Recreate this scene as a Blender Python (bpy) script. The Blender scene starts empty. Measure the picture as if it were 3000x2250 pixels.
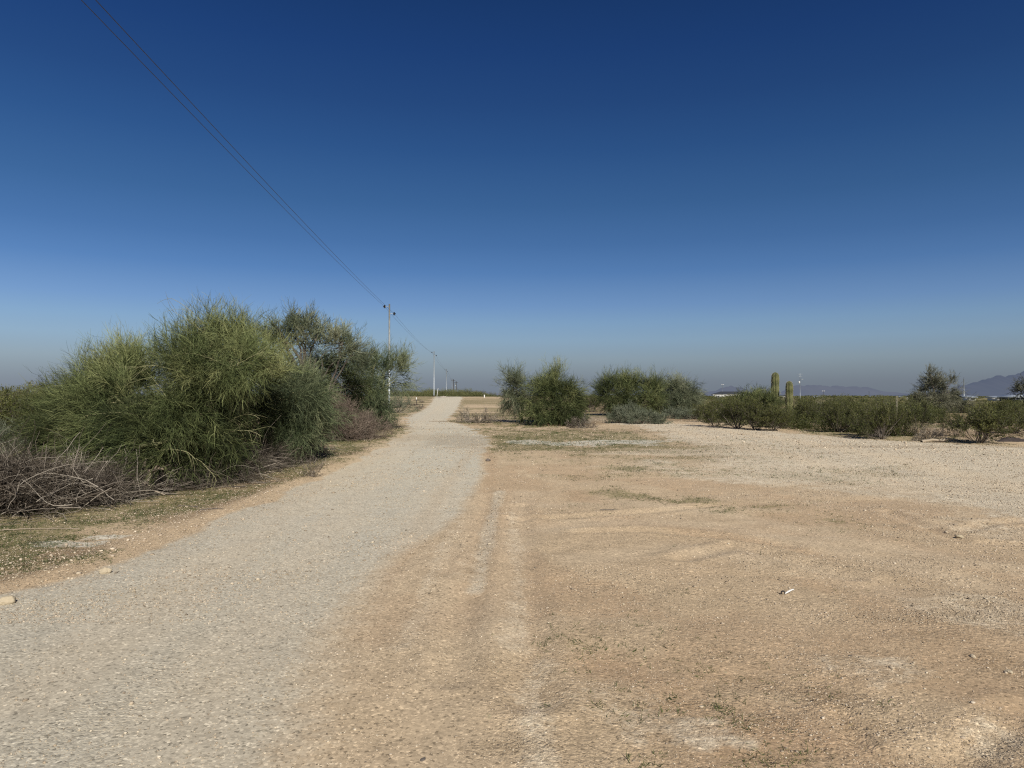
import bpy, math, numpy as np
from math import radians as R
C = bpy.context.scene
COL = C.collection
CAMZ = 1.6; F = 2080.0; PITCH = math.atan(35/2080)
rng = np.random.default_rng(7)

# ------------------------------------------------------------------ noise
def _hash(ix, iy, s):
    n = (ix.astype(np.int64)*374761393 + iy.astype(np.int64)*668265263 + s*974634777) & 0xffffffff
    n = ((n ^ (n >> 13))*1274126177) & 0xffffffff
    return ((n ^ (n >> 16)) & 0xffff)/65535.0
def vnoise(x, y, s=0):
    ix = np.floor(x); iy = np.floor(y); fx = x-ix; fy = y-iy
    fx = fx*fx*(3-2*fx); fy = fy*fy*(3-2*fy)
    a = _hash(ix, iy, s); b = _hash(ix+1, iy, s); c = _hash(ix, iy+1, s); d = _hash(ix+1, iy+1, s)
    return (a*(1-fx)+b*fx)*(1-fy)+(c*(1-fx)+d*fx)*fy
def fbm(x, y, o=4, s=0):
    r = 0; a = .5
    for i in range(o):
        r = r+a*vnoise(x*2**i, y*2**i, s+i*17); a *= .5
    return r/(1-.5**o)
def sst(a, b, x):
    t = np.clip((x-a)/(b-a), 0, 1); return t*t*(3-2*t)

# ------------------------------------------------------------------ terrain
def hbase(x, y):
    x = np.asarray(x, float); y = np.asarray(y, float)
    rise = sst(62, 168, y)**1.15
    side = 1-.93*sst(8, 42, x-(y-165)*.06)
    lft = 1-.25*sst(30, 90, -x)
    z = 1.42*rise*side*lft
    z = z*(1-.75*sst(176, 235, y))
    und = (fbm(x/9, y/9, 3, 5)-.5)*.10*sst(5, 25, y)+(fbm(x/60, y/60, 2, 9)-.5)*.5*sst(220, 500, y)
    # shallow wash crossing the track, raised verge on its left side
    dip = -.13*np.exp(-((y-(39+x*.12))/3.0)**2)*sst(-14, -7, x)*(1-sst(2, 9, x))
    return z+und+dip

def raydir(px, py):
    u = (px-1500)/F; v = (1125-py)/F
    return np.array([u, math.cos(PITCH)-v*math.sin(PITCH), math.sin(PITCH)+v*math.cos(PITCH)])
def gp(px, py):
    """where the line of sight through photo pixel meets the ground"""
    d = raydir(px, py)
    ts = np.concatenate([np.linspace(1, 60, 1500), np.linspace(60, 600, 3000)])
    P = ts[:, None]*d
    below = (CAMZ+P[:, 2]) < hbase(P[:, 0], P[:, 1])
    i = int(np.argmax(below)) if below.any() else len(ts)-1
    return float(P[i, 0]), float(P[i, 1])
def at(px, D):
    return (px-1500)/F*D
def zt(py, D):
    return CAMZ+(1160-py)/F*D
def hz(x, y): return float(hbase(np.array([x]), np.array([y]))[0])

# ------------------------------------------------------------------ masks on the ground
def seg_dist(x, y, pts):
    best = np.full(x.shape, 1e9)
    for (ax, ay), (bx, by) in zip(pts[:-1], pts[1:]):
        dx, dy = bx-ax, by-ay; L = dx*dx+dy*dy+1e-9
        t = np.clip(((x-ax)*dx+(y-ay)*dy)/L, 0, 1)
        best = np.minimum(best, np.hypot(x-ax-t*dx, y-ay-t*dy))
    return best
def sdf(x, y, pts):
    """signed distance, positive inside"""
    d = seg_dist(x, y, pts+[pts[0]])
    ins = np.zeros(x.shape, bool)
    n = len(pts)
    for i in range(n):
        ax, ay = pts[i]; bx, by = pts[(i+1) % n]
        c = ((ay > y) != (by > y)) & (x < (bx-ax)*(y-ay)/(by-ay+1e-12)+ax)
        ins ^= c
    return np.where(ins, d, -d)
road_px_left = [(0,1745),(200,1700),(330,1650),(420,1612),(529,1570),(640,1524),(764,1472),(881,1420),(987,1380),(1058,1345),(1099,1322),(1140,1298),(1178,1272),(1194,1249),(1187,1231),(1210,1212),(1243,1199),(1261,1184),(1271,1166)]
road_px_right = [(1355,1166),(1345,1188),(1327,1212),(1309,1234),(1366,1249),(1405,1258),(1400,1272),(1440,1283),(1425,1317),(1413,1394),(1345,1530),(1290,1500),(1172,1636),(1077,1758),(1000,1840),(960,1960),(900,2240)]
road_px_right = [p for p in road_px_right if p != (1290,1500)]
LEFT = [gp(*p) for p in road_px_left]; RIGHT = [gp(*p) for p in road_px_right]
cl, cr = gp(1271,1165), gp(1355,1165)
ROAD = [(-7.2, 3.2), (-5.0, 4.6)]+LEFT+[(-29, 290), (-22, 290)]+RIGHT+[(-1.3, 0.5), (-1.9, -9), (-9.5, -9)]
lot_px = [(1330,1530),(1413,1400),(1430,1320),(1500,1330),(1640,1330),(1800,1310),(1950,1290),(1890,1262),(1830,1248),(1960,1240),(2060,1238),(2120,1250),(2240,1262),(2400,1276),(2560,1292),(2760,1304),(3000,1316),(3300,1330)]
LOT = [gp(*p) for p in lot_px]+[(22,-9),(-1.5,-9),(-.9,2.6),gp(1000,1880),gp(1100,1770),gp(1200,1640)]

def stroke(x, y, pxs, w, soft=.5):
    p = [gp(*q) for q in pxs]
    wob = (fbm(x*1.3, y*1.3, 3, 31)-.5)*w*1.1
    d = seg_dist(x, y, p)+wob
    return 1-sst(w*(1-soft), w*(1+soft), d)
def blob(x, y, px, py, rx, ry, s=0):
    """soft uneven patch; rx across, ry along the view, both in metres"""
    cx, cy = gp(px, py)
    n = (fbm(x*2.2/max(rx, .2), y*2.2/max(ry, .2), 4, 41+s)-.5)*1.3
    return 1-sst(.45, 1.15, np.hypot((x-cx)/rx, (y-cy)/ry)+n)

def leftside(x, y): return x < np.interp(y, [0, 3, 14, 45, 74, 165], [-2.3, -2.2, -2.3, -5.0, -7.7, -15.])
def masks(x, y):
    LS = leftside(x, y)
    sd = sdf(x, y, ROAD)
    jit = (fbm(x*1.1, y*1.1, 4, 3)-.5)*1.1+(fbm(x*6, y*6, 3, 4)-.5)*.25
    sc = np.clip(y/14, .5, 2.2)
    wr = .22+.5*(x > (-1.9+.03*y))*(1-sst(5, 8, y))+.15*(x > (-1.9+.03*y))
    grav = sst(-wr, wr, sd-.05+jit*(.55-.3*((x > (-1.9+.03*y))*(y < 18)))*sc)
    # the right-hand gravel edge is worn and blends in the foreground
    lot = sst(-.25, .35, sdf(x, y, LOT)+jit*.7)
    Z = np.zeros_like(x)
    red = Z.copy(); green = Z.copy(); pale = Z.copy(); dark = Z.copy(); smooth = Z.copy()
    # tan wheel bands beside the gravel
    for pts, w, a in [([(1085,1800),(1130,1720),(1205,1600),(1290,1450),(1350,1360),(1395,1310)], .13, .8),
                      ([(1360,1790),(1385,1640),(1420,1500),(1440,1400),(1440,1340),(1400,1300)], .22, .75),
                      ([(1455,1760),(1470,1600),(1495,1450),(1490,1380)], .2, .7),
                      ([(1560,2060),(1550,1850),(1530,1650),(1520,1480)], .14, .5),
                      ([(1100,1870),(1130,1800),(1180,1760)], .28, .8),
                      ([(1690,1440),(1700,1465),(1760,1470)], .35, .8),
                      ([(1640,1430),(1760,1390),(1860,1360)], .35, .5),
                      ([(2040,1450),(2180,1425),(2260,1432)], .5, .6),
                      ([(1850,1530),(2050,1560),(2300,1600),(2420,1640)], .22, .7),
                      ([(2400,1500),(2550,1560),(2700,1610),(2900,1640)], .22, .6),
                      ([(2660,1322),(2800,1330),(3000,1345)], .35, .95),
                      ([(2740,1368),(2860,1380),(3000,1398)], .22, .8),
                      ([(1700,1320),(1560,1290),(1500,1300),(1440,1330)], .8, .4),
                      ([(2100,2240),(2160,2170),(2300,2150)], .5, .9),
                      ([(1760,1960),(1850,1985),(1960,2010),(2010,2080)], .32, .85),
                      ([(2320,2215),(2400,2140),(2480,2100)], .2, .4),
                      ([(1200,1255),(1180,1290),(1100,1345),(960,1405),(800,1478),(640,1540),(440,1625)], .25, .55),
                      ([(0,1500),(200,1490),(420,1450)], .9, .9),
                      ([(500,1430),(700,1400),(870,1370)], .6, .5),
                      ([(2330,1262),(2430,1265)], .8, .9)]:
        red = np.maximum(red, .72*a*stroke(x, y, pts, w, .95))
    red = np.maximum(red, .48*sst(.50, .68, fbm(x*.7, y*.7, 4, 61))*lot*(1-grav))
    red = np.maximum(red, .3*(1-sst(.5, 2.0, -sd))*(sd < .3)*LS)
    # weeds: verge on the left, strip beyond the clearing
    verge = -sd
    wv = LS*sst(.35, .8, verge)*(1-sst(2.6, 4.2, verge))*(y > 4.0)
    green = np.maximum(green, wv*sst(.40, .58, fbm(x*.8, y*.45, 4, 71)+.06)*(.9))
    for pts, w, a in [([(60,1552),(160,1545),(330,1520),(520,1478),(700,1450)], .34, 1.6), ([(700,1440),(860,1395),(960,1370)], .35, .7),
                      ([(860,1375),(960,1340),(1100,1300),(1180,1262)], .8, .75), ([(1130,1258),(1182,1262)], 1.2, 1.),
                      ([(0,1600),(120,1592)], .3, .8), ([(60,1660),(260,1640)], .3, .6),
                      ([(1345,1234),(1400,1238),(1480,1242),(1560,1250)], 2.0, 1.0), ([(1400,1262),(1500,1264),(1620,1268)], 3.0, .95),
                      ([(1440,1290),(1560,1280),(1760,1285)], 3.0, .9), ([(1660,1318),(1800,1322),(1950,1310)], .8, .75),
                      ([(1800,1380),(1860,1366),(1940,1362)], .55, .8), ([(1990,1378),(2080,1382)], .5, .8),
                      ([(1780,1442),(1840,1450)], .4, .7), ([(1930,1468),(2050,1466)], .3, .7), ([(2250,1500),(2330,1495),(2440,1530)], .45, .8),
                      ([(2060,1500),(2150,1497)], .25, .6), ([(1370,1200),(1480,1198)], 3.0, .8), ([(1170,1195),(1230,1190)], 4, .6),
                      ([(1150,1225),(1180,1222)], 2.0, .5), ([(1200,1178),(1240,1176)], 5, .4), ([(1380,1178),(1450,1178)], 4, .4),
                      ([(1640,1885),(1720,1910)], .10, .3),
                      ([(2110,2090),(2130,2100)], .09, .8), ([(2160,2130),(2200,2150)], .09, .6), ([(2200,2240),(2300,2230)], .15, .8)]:
        green = np.maximum(green, a*stroke(x, y, pts, w, .9)*(.25+1.0*sst(.36, .62, fbm(x*2.4, y*1.6, 3, 81))))
    green = np.maximum(green, .42*sst(.54, .70, fbm(x*.7, y*.7, 4, 91))*lot*(1-grav)*sst(9, 13, y)*(1-sst(18, 24, y)))
    strip = stroke(x, y, [(1400,1285),(1550,1298),(1750,1300),(1930,1312)], 4.2, .7)
    green = np.maximum(green, .95*strip*sst(.25, .5, fbm(x*.9, y*.9, 4, 93))); dark = np.maximum(dark, .45*strip)
    outside = (1-grav)*(1-lot)*sst(14, 30, y)
    green = np.maximum(green, outside*sst(.5, .68, fbm(x*.22, y*.08, 4, 95))*.8)
    # pale crushed-stone spills
    for px, py, rx, ry, a, s in [
                              (2860,1450,2.6,2.6,.9,5), (2700,1400,3.6,3.2,.8,6), (2950,1560,1.0,1.2,.7,7), (2330,1350,5,5,.65,8),
                              (2030,2170,.30,.26,1.,10), (1900,2120,.3,.2,.7,11), (2900,1800,.6,.8,.8,12), (2560,1960,.4,.3,.8,13), (1700,2050,.5,.35,.55,15),
                              (2750,1500,2.2,1.2,.5,16), (2960,2170,.3,.3,.8,17), (1380,1660,.25,.9,.6,18), (2380,1680,1.2,.4,.4,19), (2650,1320,5,2.5,.8,20)]:
        pale = np.maximum(pale, (1. if py < 1400 else .6)*a*blob(x, y, px, py, rx, ry, s))
    for pts, w, a in [([(1395,1730),(1425,1580),(1465,1440)], .10, .7), ([(1500,1900),(1520,1700),(1500,1500)], .10, .5), ([(1580,2240),(1560,2060),(1590,1950)], .12, .5), ([(1180,1900),(1260,1700),(1350,1500)], .12, .5)]:
        pale = np.maximum(pale, a*stroke(x, y, pts, w, .9))
    pp = [gp(*q) for q in [(1840,1243),(1960,1238),(2200,1258),(2600,1290),(3000,1312),(3400,1335),(3500,1600),(3000,1545),(2800,1500),(2560,1440),(2350,1390),(2150,1345),(2020,1312),(1930,1285)]]
    pale = np.maximum(pale, .95*sst(-.6, 1.2, sdf(x, y, pp)+jit*1.4))
    pale = np.maximum(pale, stroke(x, y, [(1980,1246),(1860,1243),(1780,1230),(1735,1221),(1770,1213),(1830,1209)], 1.3, .5))
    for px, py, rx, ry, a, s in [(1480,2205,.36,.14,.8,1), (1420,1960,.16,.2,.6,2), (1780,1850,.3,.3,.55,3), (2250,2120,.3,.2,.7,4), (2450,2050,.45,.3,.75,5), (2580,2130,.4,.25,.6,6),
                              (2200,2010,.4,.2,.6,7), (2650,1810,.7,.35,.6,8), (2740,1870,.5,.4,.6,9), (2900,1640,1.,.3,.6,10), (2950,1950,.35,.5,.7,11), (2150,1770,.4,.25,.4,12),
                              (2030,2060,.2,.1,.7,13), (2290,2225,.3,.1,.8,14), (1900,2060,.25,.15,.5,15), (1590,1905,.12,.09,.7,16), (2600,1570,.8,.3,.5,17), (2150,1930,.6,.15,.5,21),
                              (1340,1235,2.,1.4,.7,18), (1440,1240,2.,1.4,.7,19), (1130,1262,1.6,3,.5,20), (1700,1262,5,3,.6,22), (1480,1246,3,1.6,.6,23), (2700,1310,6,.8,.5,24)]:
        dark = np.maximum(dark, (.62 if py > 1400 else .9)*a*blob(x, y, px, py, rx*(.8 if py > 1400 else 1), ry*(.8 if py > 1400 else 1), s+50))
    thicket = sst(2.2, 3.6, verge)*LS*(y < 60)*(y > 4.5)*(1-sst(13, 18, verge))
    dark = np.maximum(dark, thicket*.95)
    green = green*(1-.75*np.clip(pale, 0, 1)*(y > 16))
    dust = Z.copy()
    for pts, w, a in [([(520,2240),(700,1900),(960,1560),(1110,1380),(1230,1285),(1270,1240),(1300,1180)], .30, .8), ([(60,2050),(420,1820),(800,1540),(1010,1400),(1150,1300),(1230,1240),(1285,1190)], .32, .9), ([(880,2240),(960,2000),(1060,1820),(1200,1600),(1330,1400)], .35, .8), ([(1240,2240),(1250,2000),(1330,1640),(1400,1450)], .3, .7), ([(2700,1440),(2350,1350),(2100,1290),(1950,1255)], .5, .8), ([(3000,1440),(2600,1340),(2300,1290),(2050,1250)], .5, .8), ([(1500,1560),(1800,1530),(2150,1545),(2500,1620),(2900,1720)], .25, .7), ([(1560,1480),(1800,1470),(2100,1500),(2500,1590),(3000,1680)], .25, .6), ([(1700,1640),(2000,1610),(2350,1660),(2700,1760)], .22, .6), ([(1440,1900),(1480,1700),(1510,1560),(1530,1440)], .2, .7)]:
        dust = np.maximum(dust, a*stroke(x, y, pts, w, .9))
    desert = sst(0, 4, -sdf(x, y, LOT))*(x > 3)*sst(20, 30, y)
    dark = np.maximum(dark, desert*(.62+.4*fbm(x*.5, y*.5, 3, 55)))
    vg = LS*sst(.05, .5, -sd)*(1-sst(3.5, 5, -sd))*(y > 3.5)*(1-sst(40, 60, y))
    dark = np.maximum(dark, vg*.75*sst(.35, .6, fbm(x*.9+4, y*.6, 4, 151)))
    green = np.maximum(green, vg*1.05*sst(.5, 1.1, -sd)*sst(.36, .52, fbm(x*.8+9, y*.5, 4, 161)))
    st = sst(.44, .56, fbm(x*.05, y*.30, 4, 155))*sst(44, 60, y)*(1-sst(190, 220, y))*(1-grav)
    green = np.maximum(green, .75*st); dark = np.maximum(dark, .5*st)
    farm = np.maximum(np.maximum(sst(60, 120, y)*sst(14, 40, x-y*.05), sst(200, 250, y)), sst(45, 80, -x)*sst(70, 120, y))*(1-grav)
    green = np.maximum(green, farm*1.1)*(1-.85*grav); dark = np.maximum(dark, farm*.9)
    return dict(grav=grav, lot=lot, red=red, green=green, pale=pale*(1-grav), dark=dark, sd=sd, dust=dust)

# ------------------------------------------------------------------ mesh building
def new_mesh(name, verts, quads=None, tris=None, smooth=False, attrs=None, mat=None):
    me = bpy.data.meshes.new(name)
    verts = np.asarray(verts, np.float32).reshape(-1, 3)
    nq = 0 if quads is None else len(quads); nt = 0 if tris is None else len(tris)
    me.vertices.add(len(verts)); me.vertices.foreach_set('co', verts.ravel())
    li = []
    if nq: li.append(np.asarray(quads, np.int32).ravel())
    if nt: li.append(np.asarray(tris, np.int32).ravel())
    li = np.concatenate(li) if li else np.zeros(0, np.int32)
    me.loops.add(len(li)); me.loops.foreach_set('vertex_index', li)
    starts = np.concatenate([np.arange(nq)*4, nq*4+np.arange(nt)*3]).astype(np.int32)
    me.polygons.add(nq+nt); me.polygons.foreach_set('loop_start', starts)
    if smooth: me.polygons.foreach_set('use_smooth', np.ones(nq+nt, bool))
    if attrs:
        for k, v in attrs.items():
            a = me.attributes.new(k, 'FLOAT', 'POINT'); a.data.foreach_set('value', np.asarray(v, np.float32).ravel())
    me.update(calc_edges=True); me.validate()
    if mat: me.materials.append(mat)
    return me
def link(name, me, parent=None, loc=None):
    o = bpy.data.objects.new(name, me); COL.objects.link(o)
    if parent: o.parent = parent
    if loc is not None: o.location = loc
    return o
def tag(o, label=None, cat=None, group=None, kind=None):
    if label: o['label'] = label
    if cat: o['category'] = cat
    if group: o['group'] = group
    if kind: o['kind'] = kind
    return o
def empty(name, loc, label=None, cat=None, group=None):
    o = bpy.data.objects.new(name, None); COL.objects.link(o); o.location = loc; o.empty_display_size = .2
    return tag(o, label, cat, group)

class Geo:
    def __init__(s): s.v = []; s.q = []; s.t = []; s.tint = []; s.n = 0
    def tubes(s, P, rad, sides=4, tint=None, rg=rng):
        """P [n,k,3] centre lines, rad [n,k]; sides=2 makes flat blades"""
        n, k, _ = P.shape
        if n == 0: return
        T = np.gradient(P, axis=1); T /= np.linalg.norm(T, axis=2, keepdims=True)+1e-9
        ref = rg.normal(size=(n, 1, 3)); ref /= np.linalg.norm(ref, axis=2, keepdims=True)
        U = np.cross(T, np.broadcast_to(ref, T.shape)); U /= np.linalg.norm(U, axis=2, keepdims=True)+1e-9
        W = np.cross(T, U)
        if sides == 2:
            V = np.stack([P+U*rad[..., None], P-U*rad[..., None]], 2)
        else:
            a = np.arange(sides)*2*np.pi/sides
            V = P[:, :, None]+rad[..., None, None]*(np.cos(a)[None, None, :, None]*U[:, :, None]+np.sin(a)[None, None, :, None]*W[:, :, None])
        idx = np.arange(n*k*sides).reshape(n, k, sides)+s.n
        if sides == 2:
            q = np.stack([idx[:, :-1, 0], idx[:, 1:, 0], idx[:, 1:, 1], idx[:, :-1, 1]], -1).reshape(-1, 4)
        else:
            nx = np.roll(idx, -1, axis=2)
            q = np.stack([idx[:, :-1], idx[:, 1:], nx[:, 1:], nx[:, :-1]], -1).reshape(-1, 4)
        s.v.append(V.reshape(-1, 3)); s.q.append(q)
        if tint is None: tint = np.full(n, .5)
        s.tint.append(np.repeat(tint, k*sides)); s.n += n*k*sides
    def quads(s, c, u, w, tint):
        """leaf-like quads centred on c with half axes u, w"""
        n = len(c)
        V = np.stack([c-u, c-w*.8, c+u, c+w*.8], 1)
        idx = np.arange(n*4).reshape(n, 4)+s.n
        s.v.append(V.reshape(-1, 3)); s.q.append(idx); s.tint.append(np.repeat(tint, 4)); s.n += n*4
    def mesh(s, name, mat, smooth=False):
        return new_mesh(name, np.concatenate(s.v), np.concatenate(s.q), smooth=smooth, attrs={'tint': np.concatenate(s.tint)}, mat=mat)
def nrm(v): return v/(np.linalg.norm(v, axis=-1, keepdims=True)+1e-9)
def grow(st, d, L, k, bend, wig, rg):
    """paths [n,k,3] starting at st heading d, total length L, bending towards 'bend'"""
    n = len(st); P = np.zeros((n, k, 3)); P[:, 0] = st; d = nrm(d)
    bend = np.broadcast_to(bend, (n, 3)); step = (L/(k-1))[:, None]
    for i in range(1, k):
        d = nrm(d+bend/(k-1)+rg.normal(size=(n, 3))*wig/(k-1)**.5)
        P[:, i] = P[:, i-1]+d*step
    return P
def sprout(P, m, t0, t1, ang, rg):
    """m children per path: positions and directions"""
    n, k, _ = P.shape
    t = rg.uniform(t0, t1, (n, m))*(k-1); i = np.minimum(t.astype(int), k-2); f = (t-i)[..., None]
    r = np.arange(n)[:, None]
    a = P[r, i]; b = P[r, i+1]; pos = a*(1-f)+b*f; T = nrm(b-a)
    rv = rg.normal(size=(n, m, 3)); perp = nrm(rv-(rv*T).sum(-1, keepdims=True)*T)
    an = ang*rg.uniform(.6, 1.3, (n, m))[..., None]
    return pos.reshape(-1, 3), (T*np.cos(an)+perp*np.sin(an)).reshape(-1, 3)
def brooms(g, st, d, L, rg, w=.0035, bend=(0, 0, .3), n1=12, n2=5, fan=.55, tv=.5, base=None):
    """a shoot with whippy green twigs and twiglets"""
    n = len(st)
    if base is None: base = np.clip(rg.normal(.5, tv*.35, n), 0, 1)
    bend = np.asarray(bend, float)
    A = grow(st, d, L, 5, bend, .35, rg)
    ra = np.linspace(1, .35, 5)[None]*(L[:, None]*.0075)
    g.tubes(A, np.maximum(ra, w*.9), 3, base*.6+.35, rg)
    p, q = sprout(A, n1, .12, 1., fan, rg)
    bb = np.repeat(bend[None] if bend.ndim == 1 else bend, 1 if bend.ndim > 1 else n, 0)
    b1 = np.repeat(bb, n1, 0)
    l1 = np.repeat(L, n1)*rg.uniform(.35, .7, len(p))
    t1 = np.clip(np.repeat(base, n1)+rg.normal(0, .12, len(p)), 0, 1)
    B = grow(p, q, l1, 4, b1*.8, .3, rg)
    g.tubes(B, np.linspace(1.15, .6, 4)[None]*w*np.ones((len(p), 1)), 2, t1, rg)
    p2, q2 = sprout(B, n2, .15, 1., .55, rg)
    l2 = np.repeat(l1, n2)*rg.uniform(.3, .65, len(p2))
    Cc = grow(p2, q2, l2, 3, np.repeat(b1, n2, 0)*.6, .25, rg)
    g.tubes(Cc, np.linspace(.9, .4, 3)[None]*w*np.ones((len(p2), 1)), 2, np.clip(np.repeat(t1, n2)+rg.normal(0, .15, len(p2)), 0, 1), rg)

# ------------------------------------------------------------------ materials
def nodes(m):
    m.use_nodes = True; nt = m.node_tree; nt.nodes.clear(); return nt
class NB:
    def __init__(s, nt): s.nt = nt
    def n(s, t, **kw):
        x = s.nt.nodes.new(t)
        for k, v in kw.items():
            if k.startswith('_'): setattr(x, k[1:], v)
            else: x.inputs[k].default_value = v
        return x
    def l(s, a, b): s.nt.links.new(a, b)
    def attr(s, name): return s.n('ShaderNodeAttribute', _attribute_name=name).outputs['Fac']
    def math(s, op, a, b=None, c=None, clamp=False):
        m = s.n('ShaderNodeMath', _operation=op, _use_clamp=clamp)
        for i, v in enumerate((a, b, c)):
            if v is None: continue
            if isinstance(v, (int, float)): m.inputs[i].default_value = v
            else: s.l(v, m.inputs[i])
        return m.outputs[0]
    def mix(s, fac, a, b, bt='MIX'):
        m = s.n('ShaderNodeMix', _data_type='RGBA', _blend_type=bt)
        for i, v in ((0, fac), (6, a), (7, b)):
            if isinstance(v, (int, float)): m.inputs[i].default_value = v
            elif isinstance(v, tuple): m.inputs[i].default_value = (*v, 1)
            else: s.l(v, m.inputs[i])
        return m.outputs[2]
    def ramp(s, v, stops, interp='LINEAR'):
        r = s.n('ShaderNodeValToRGB'); cr = r.color_ramp; cr.interpolation = interp
        while len(cr.elements) < len(stops): cr.elements.new(.5)
        for e, (p, c) in zip(cr.elements, stops):
            e.position = p; e.color = (*c, 1) if isinstance(c, tuple) else (c, c, c, 1)
        s.l(v, r.inputs[0]); return r.outputs[0]
    def noise(s, vec, scale, detail=3, rough=.55, dist=0):
        x = s.n('ShaderNodeTexNoise', Scale=scale, Detail=detail, Roughness=rough, Distortion=dist); s.l(vec, x.inputs['Vector']); return x.outputs['Fac']
def tint_mat(name, dark, mid, light, rough=.75, transl=0., spec=.25, hue=None, bump=0):
    m = bpy.data.materials.new(name); nt = nodes(m); b = NB(nt)
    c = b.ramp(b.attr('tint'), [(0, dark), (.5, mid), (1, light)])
    geo = b.n('ShaderNodeNewGeometry')
    big = b.noise(geo.outputs['Position'], 1.3, 2)
    c = b.mix(b.ramp(big, [(.35, 0.), (.65, 1.)]), b.mix(1., c, hue or (.85, .85, .8), 'MULTIPLY'), c)
    p = b.n('ShaderNodeBsdfPrincipled', Roughness=rough); p.inputs['Specular IOR Level'].default_value = spec
    b.l(c, p.inputs['Base Color'])
    if bump:
        bn = b.n('ShaderNodeBump', Strength=.6, Distance=bump); b.l(b.noise(geo.outputs['Position'], 40, 4), bn.inputs['Height']); b.l(bn.outputs[0], p.inputs['Normal'])
    out = b.n('ShaderNodeOutputMaterial')
    if transl:
        t = b.n('ShaderNodeBsdfTranslucent'); b.l(c, t.inputs[0])
        mx = b.n('ShaderNodeMixShader'); mx.inputs[0].default_value = transl
        b.l(p.outputs[0], mx.inputs[1]); b.l(t.outputs[0], mx.inputs[2]); b.l(mx.outputs[0], out.inputs[0])
    else: b.l(p.outputs[0], out.inputs[0])
    return m
M = {}
M['twig'] = tint_mat('palo_verde_twig', (.020, .027, .008), (.122, .136, .050), (.33, .33, .145), hue=(.76, .88, .82))
M['twig_blue'] = tint_mat('blue_green_twig', (.032, .044, .022), (.105, .126, .062), (.26, .27, .15), hue=(.85, .95, .9))
M['twig_haze'] = tint_mat('pale_grey_green_twig', (.040, .050, .028), (.145, .158, .092), (.30, .30, .19), hue=(.85, .93, .9))
M['bark'] = tint_mat('palo_verde_bark', (.055, .055, .03), (.15, .15, .07), (.38, .36, .20), rough=.8, bump=.004)
M['greybark'] = tint_mat('grey_bark', (.06, .05, .04), (.12, .10, .085), (.24, .21, .18), rough=.85, bump=.004)
M['dry'] = tint_mat('dry_twig', (.032, .025, .018), (.165, .138, .105), (.46, .41, .33), rough=.85, hue=(.8, .78, .80))
M['purple'] = tint_mat('purple_brown_twig', (.06, .045, .034), (.165, .130, .100), (.32, .26, .205), rough=.85, hue=(.9, .85, .88))
M['creo'] = tint_mat('creosote_leaf', (.026, .036, .009), (.094, .106, .029), (.23, .23, .078), rough=.55, transl=.25, spec=.35, hue=(.85, .85, .8))
M['creo_far'] = tint_mat('desert_scrub_leaf', (.035, .046, .016), (.105, .118, .045), (.20, .205, .09), rough=.7, hue=(.95, .85, .8))
M['sage'] = tint_mat('sage_twig', (.07, .085, .055), (.14, .16, .11), (.24, .25, .18), rough=.8)
M['mesq'] = tint_mat('mesquite_leaf', (.06, .065, .042), (.165, .168, .110), (.30, .29, .20), rough=.75, transl=.15)
M['grass'] = tint_mat('weed_blade', (.030, .042, .014), (.075, .105, .032), (.17, .18, .07), rough=.7, transl=.2)
M['stone'] = tint_mat('gravel_stone', (.16, .13, .10), (.46, .37, .27), (.72, .62, .48), rough=.9)
M['rock'] = tint_mat('pale_rock', (.36, .29, .20), (.48, .40, .28), (.56, .48, .36), rough=.92, bump=.012)
M['cactus'] = tint_mat('saguaro_skin', (.022, .03, .012), (.120, .130, .050), (.29, .28, .13), rough=.7)
def simple(name, col, rough=.6, metal=0., var=.12, scale=8, bump=0.):
    m = bpy.data.materials.new(name); b = NB(nodes(m))
    g = b.n('ShaderNodeNewGeometry'); n = b.noise(g.outputs['Position'], scale, 4)
    c = b.ramp(n, [(.3, tuple(x*(1-var*2) for x in col)), (.7, tuple(min(1, x*(1+var)) for x in col))])
    p = b.n('ShaderNodeBsdfPrincipled', Roughness=rough, Metallic=metal); b.l(c, p.inputs['Base Color'])
    if bump:
        bn = b.n('ShaderNodeBump', Strength=.5, Distance=bump); b.l(n, bn.inputs['Height']); b.l(bn.outputs[0], p.inputs['Normal'])
    o = b.n('ShaderNodeOutputMaterial'); b.l(p.outputs[0], o.inputs[0]); return m
M['steel'] = simple('galvanised_steel', (.50, .54, .56), .5, .25, .12, 2.5)
M['black'] = simple('black_polymer', (.015, .015, .02), .5)
M['wire'] = simple('aluminium_wire', (.07, .08, .10), .5, .3)
M['wood'] = simple('weathered_pole_wood', (.075, .06, .05), .9, 0, .2, 3)
M['white'] = simple('white_paint', (.74, .73, .70), .6, 0, .05)
M['stucco'] = simple('pale_stucco', (.55, .50, .44), .9, 0, .06)
M['roofdark'] = simple('dark_roof', (.045, .05, .06), .8)
M['roofmetal'] = simple('pale_metal_roof', (.45, .50, .55), .45, .3)
M['window'] = simple('dark_window', (.03, .035, .04), .3)
M['post'] = simple('rusty_post', (.13, .12, .075), .85, .0, .25, 20)
M['greypost'] = simple('grey_metal_post', (.42, .46, .48), .5, .4)
M['deadwood'] = tint_mat('bleached_dead_wood', (.16, .12, .09), (.30, .24, .18), (.48, .41, .32), rough=.9, bump=.006)
M['charred'] = simple('charred_soil', (.05, .038, .034), .95, 0, .2, 12, .03)

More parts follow.
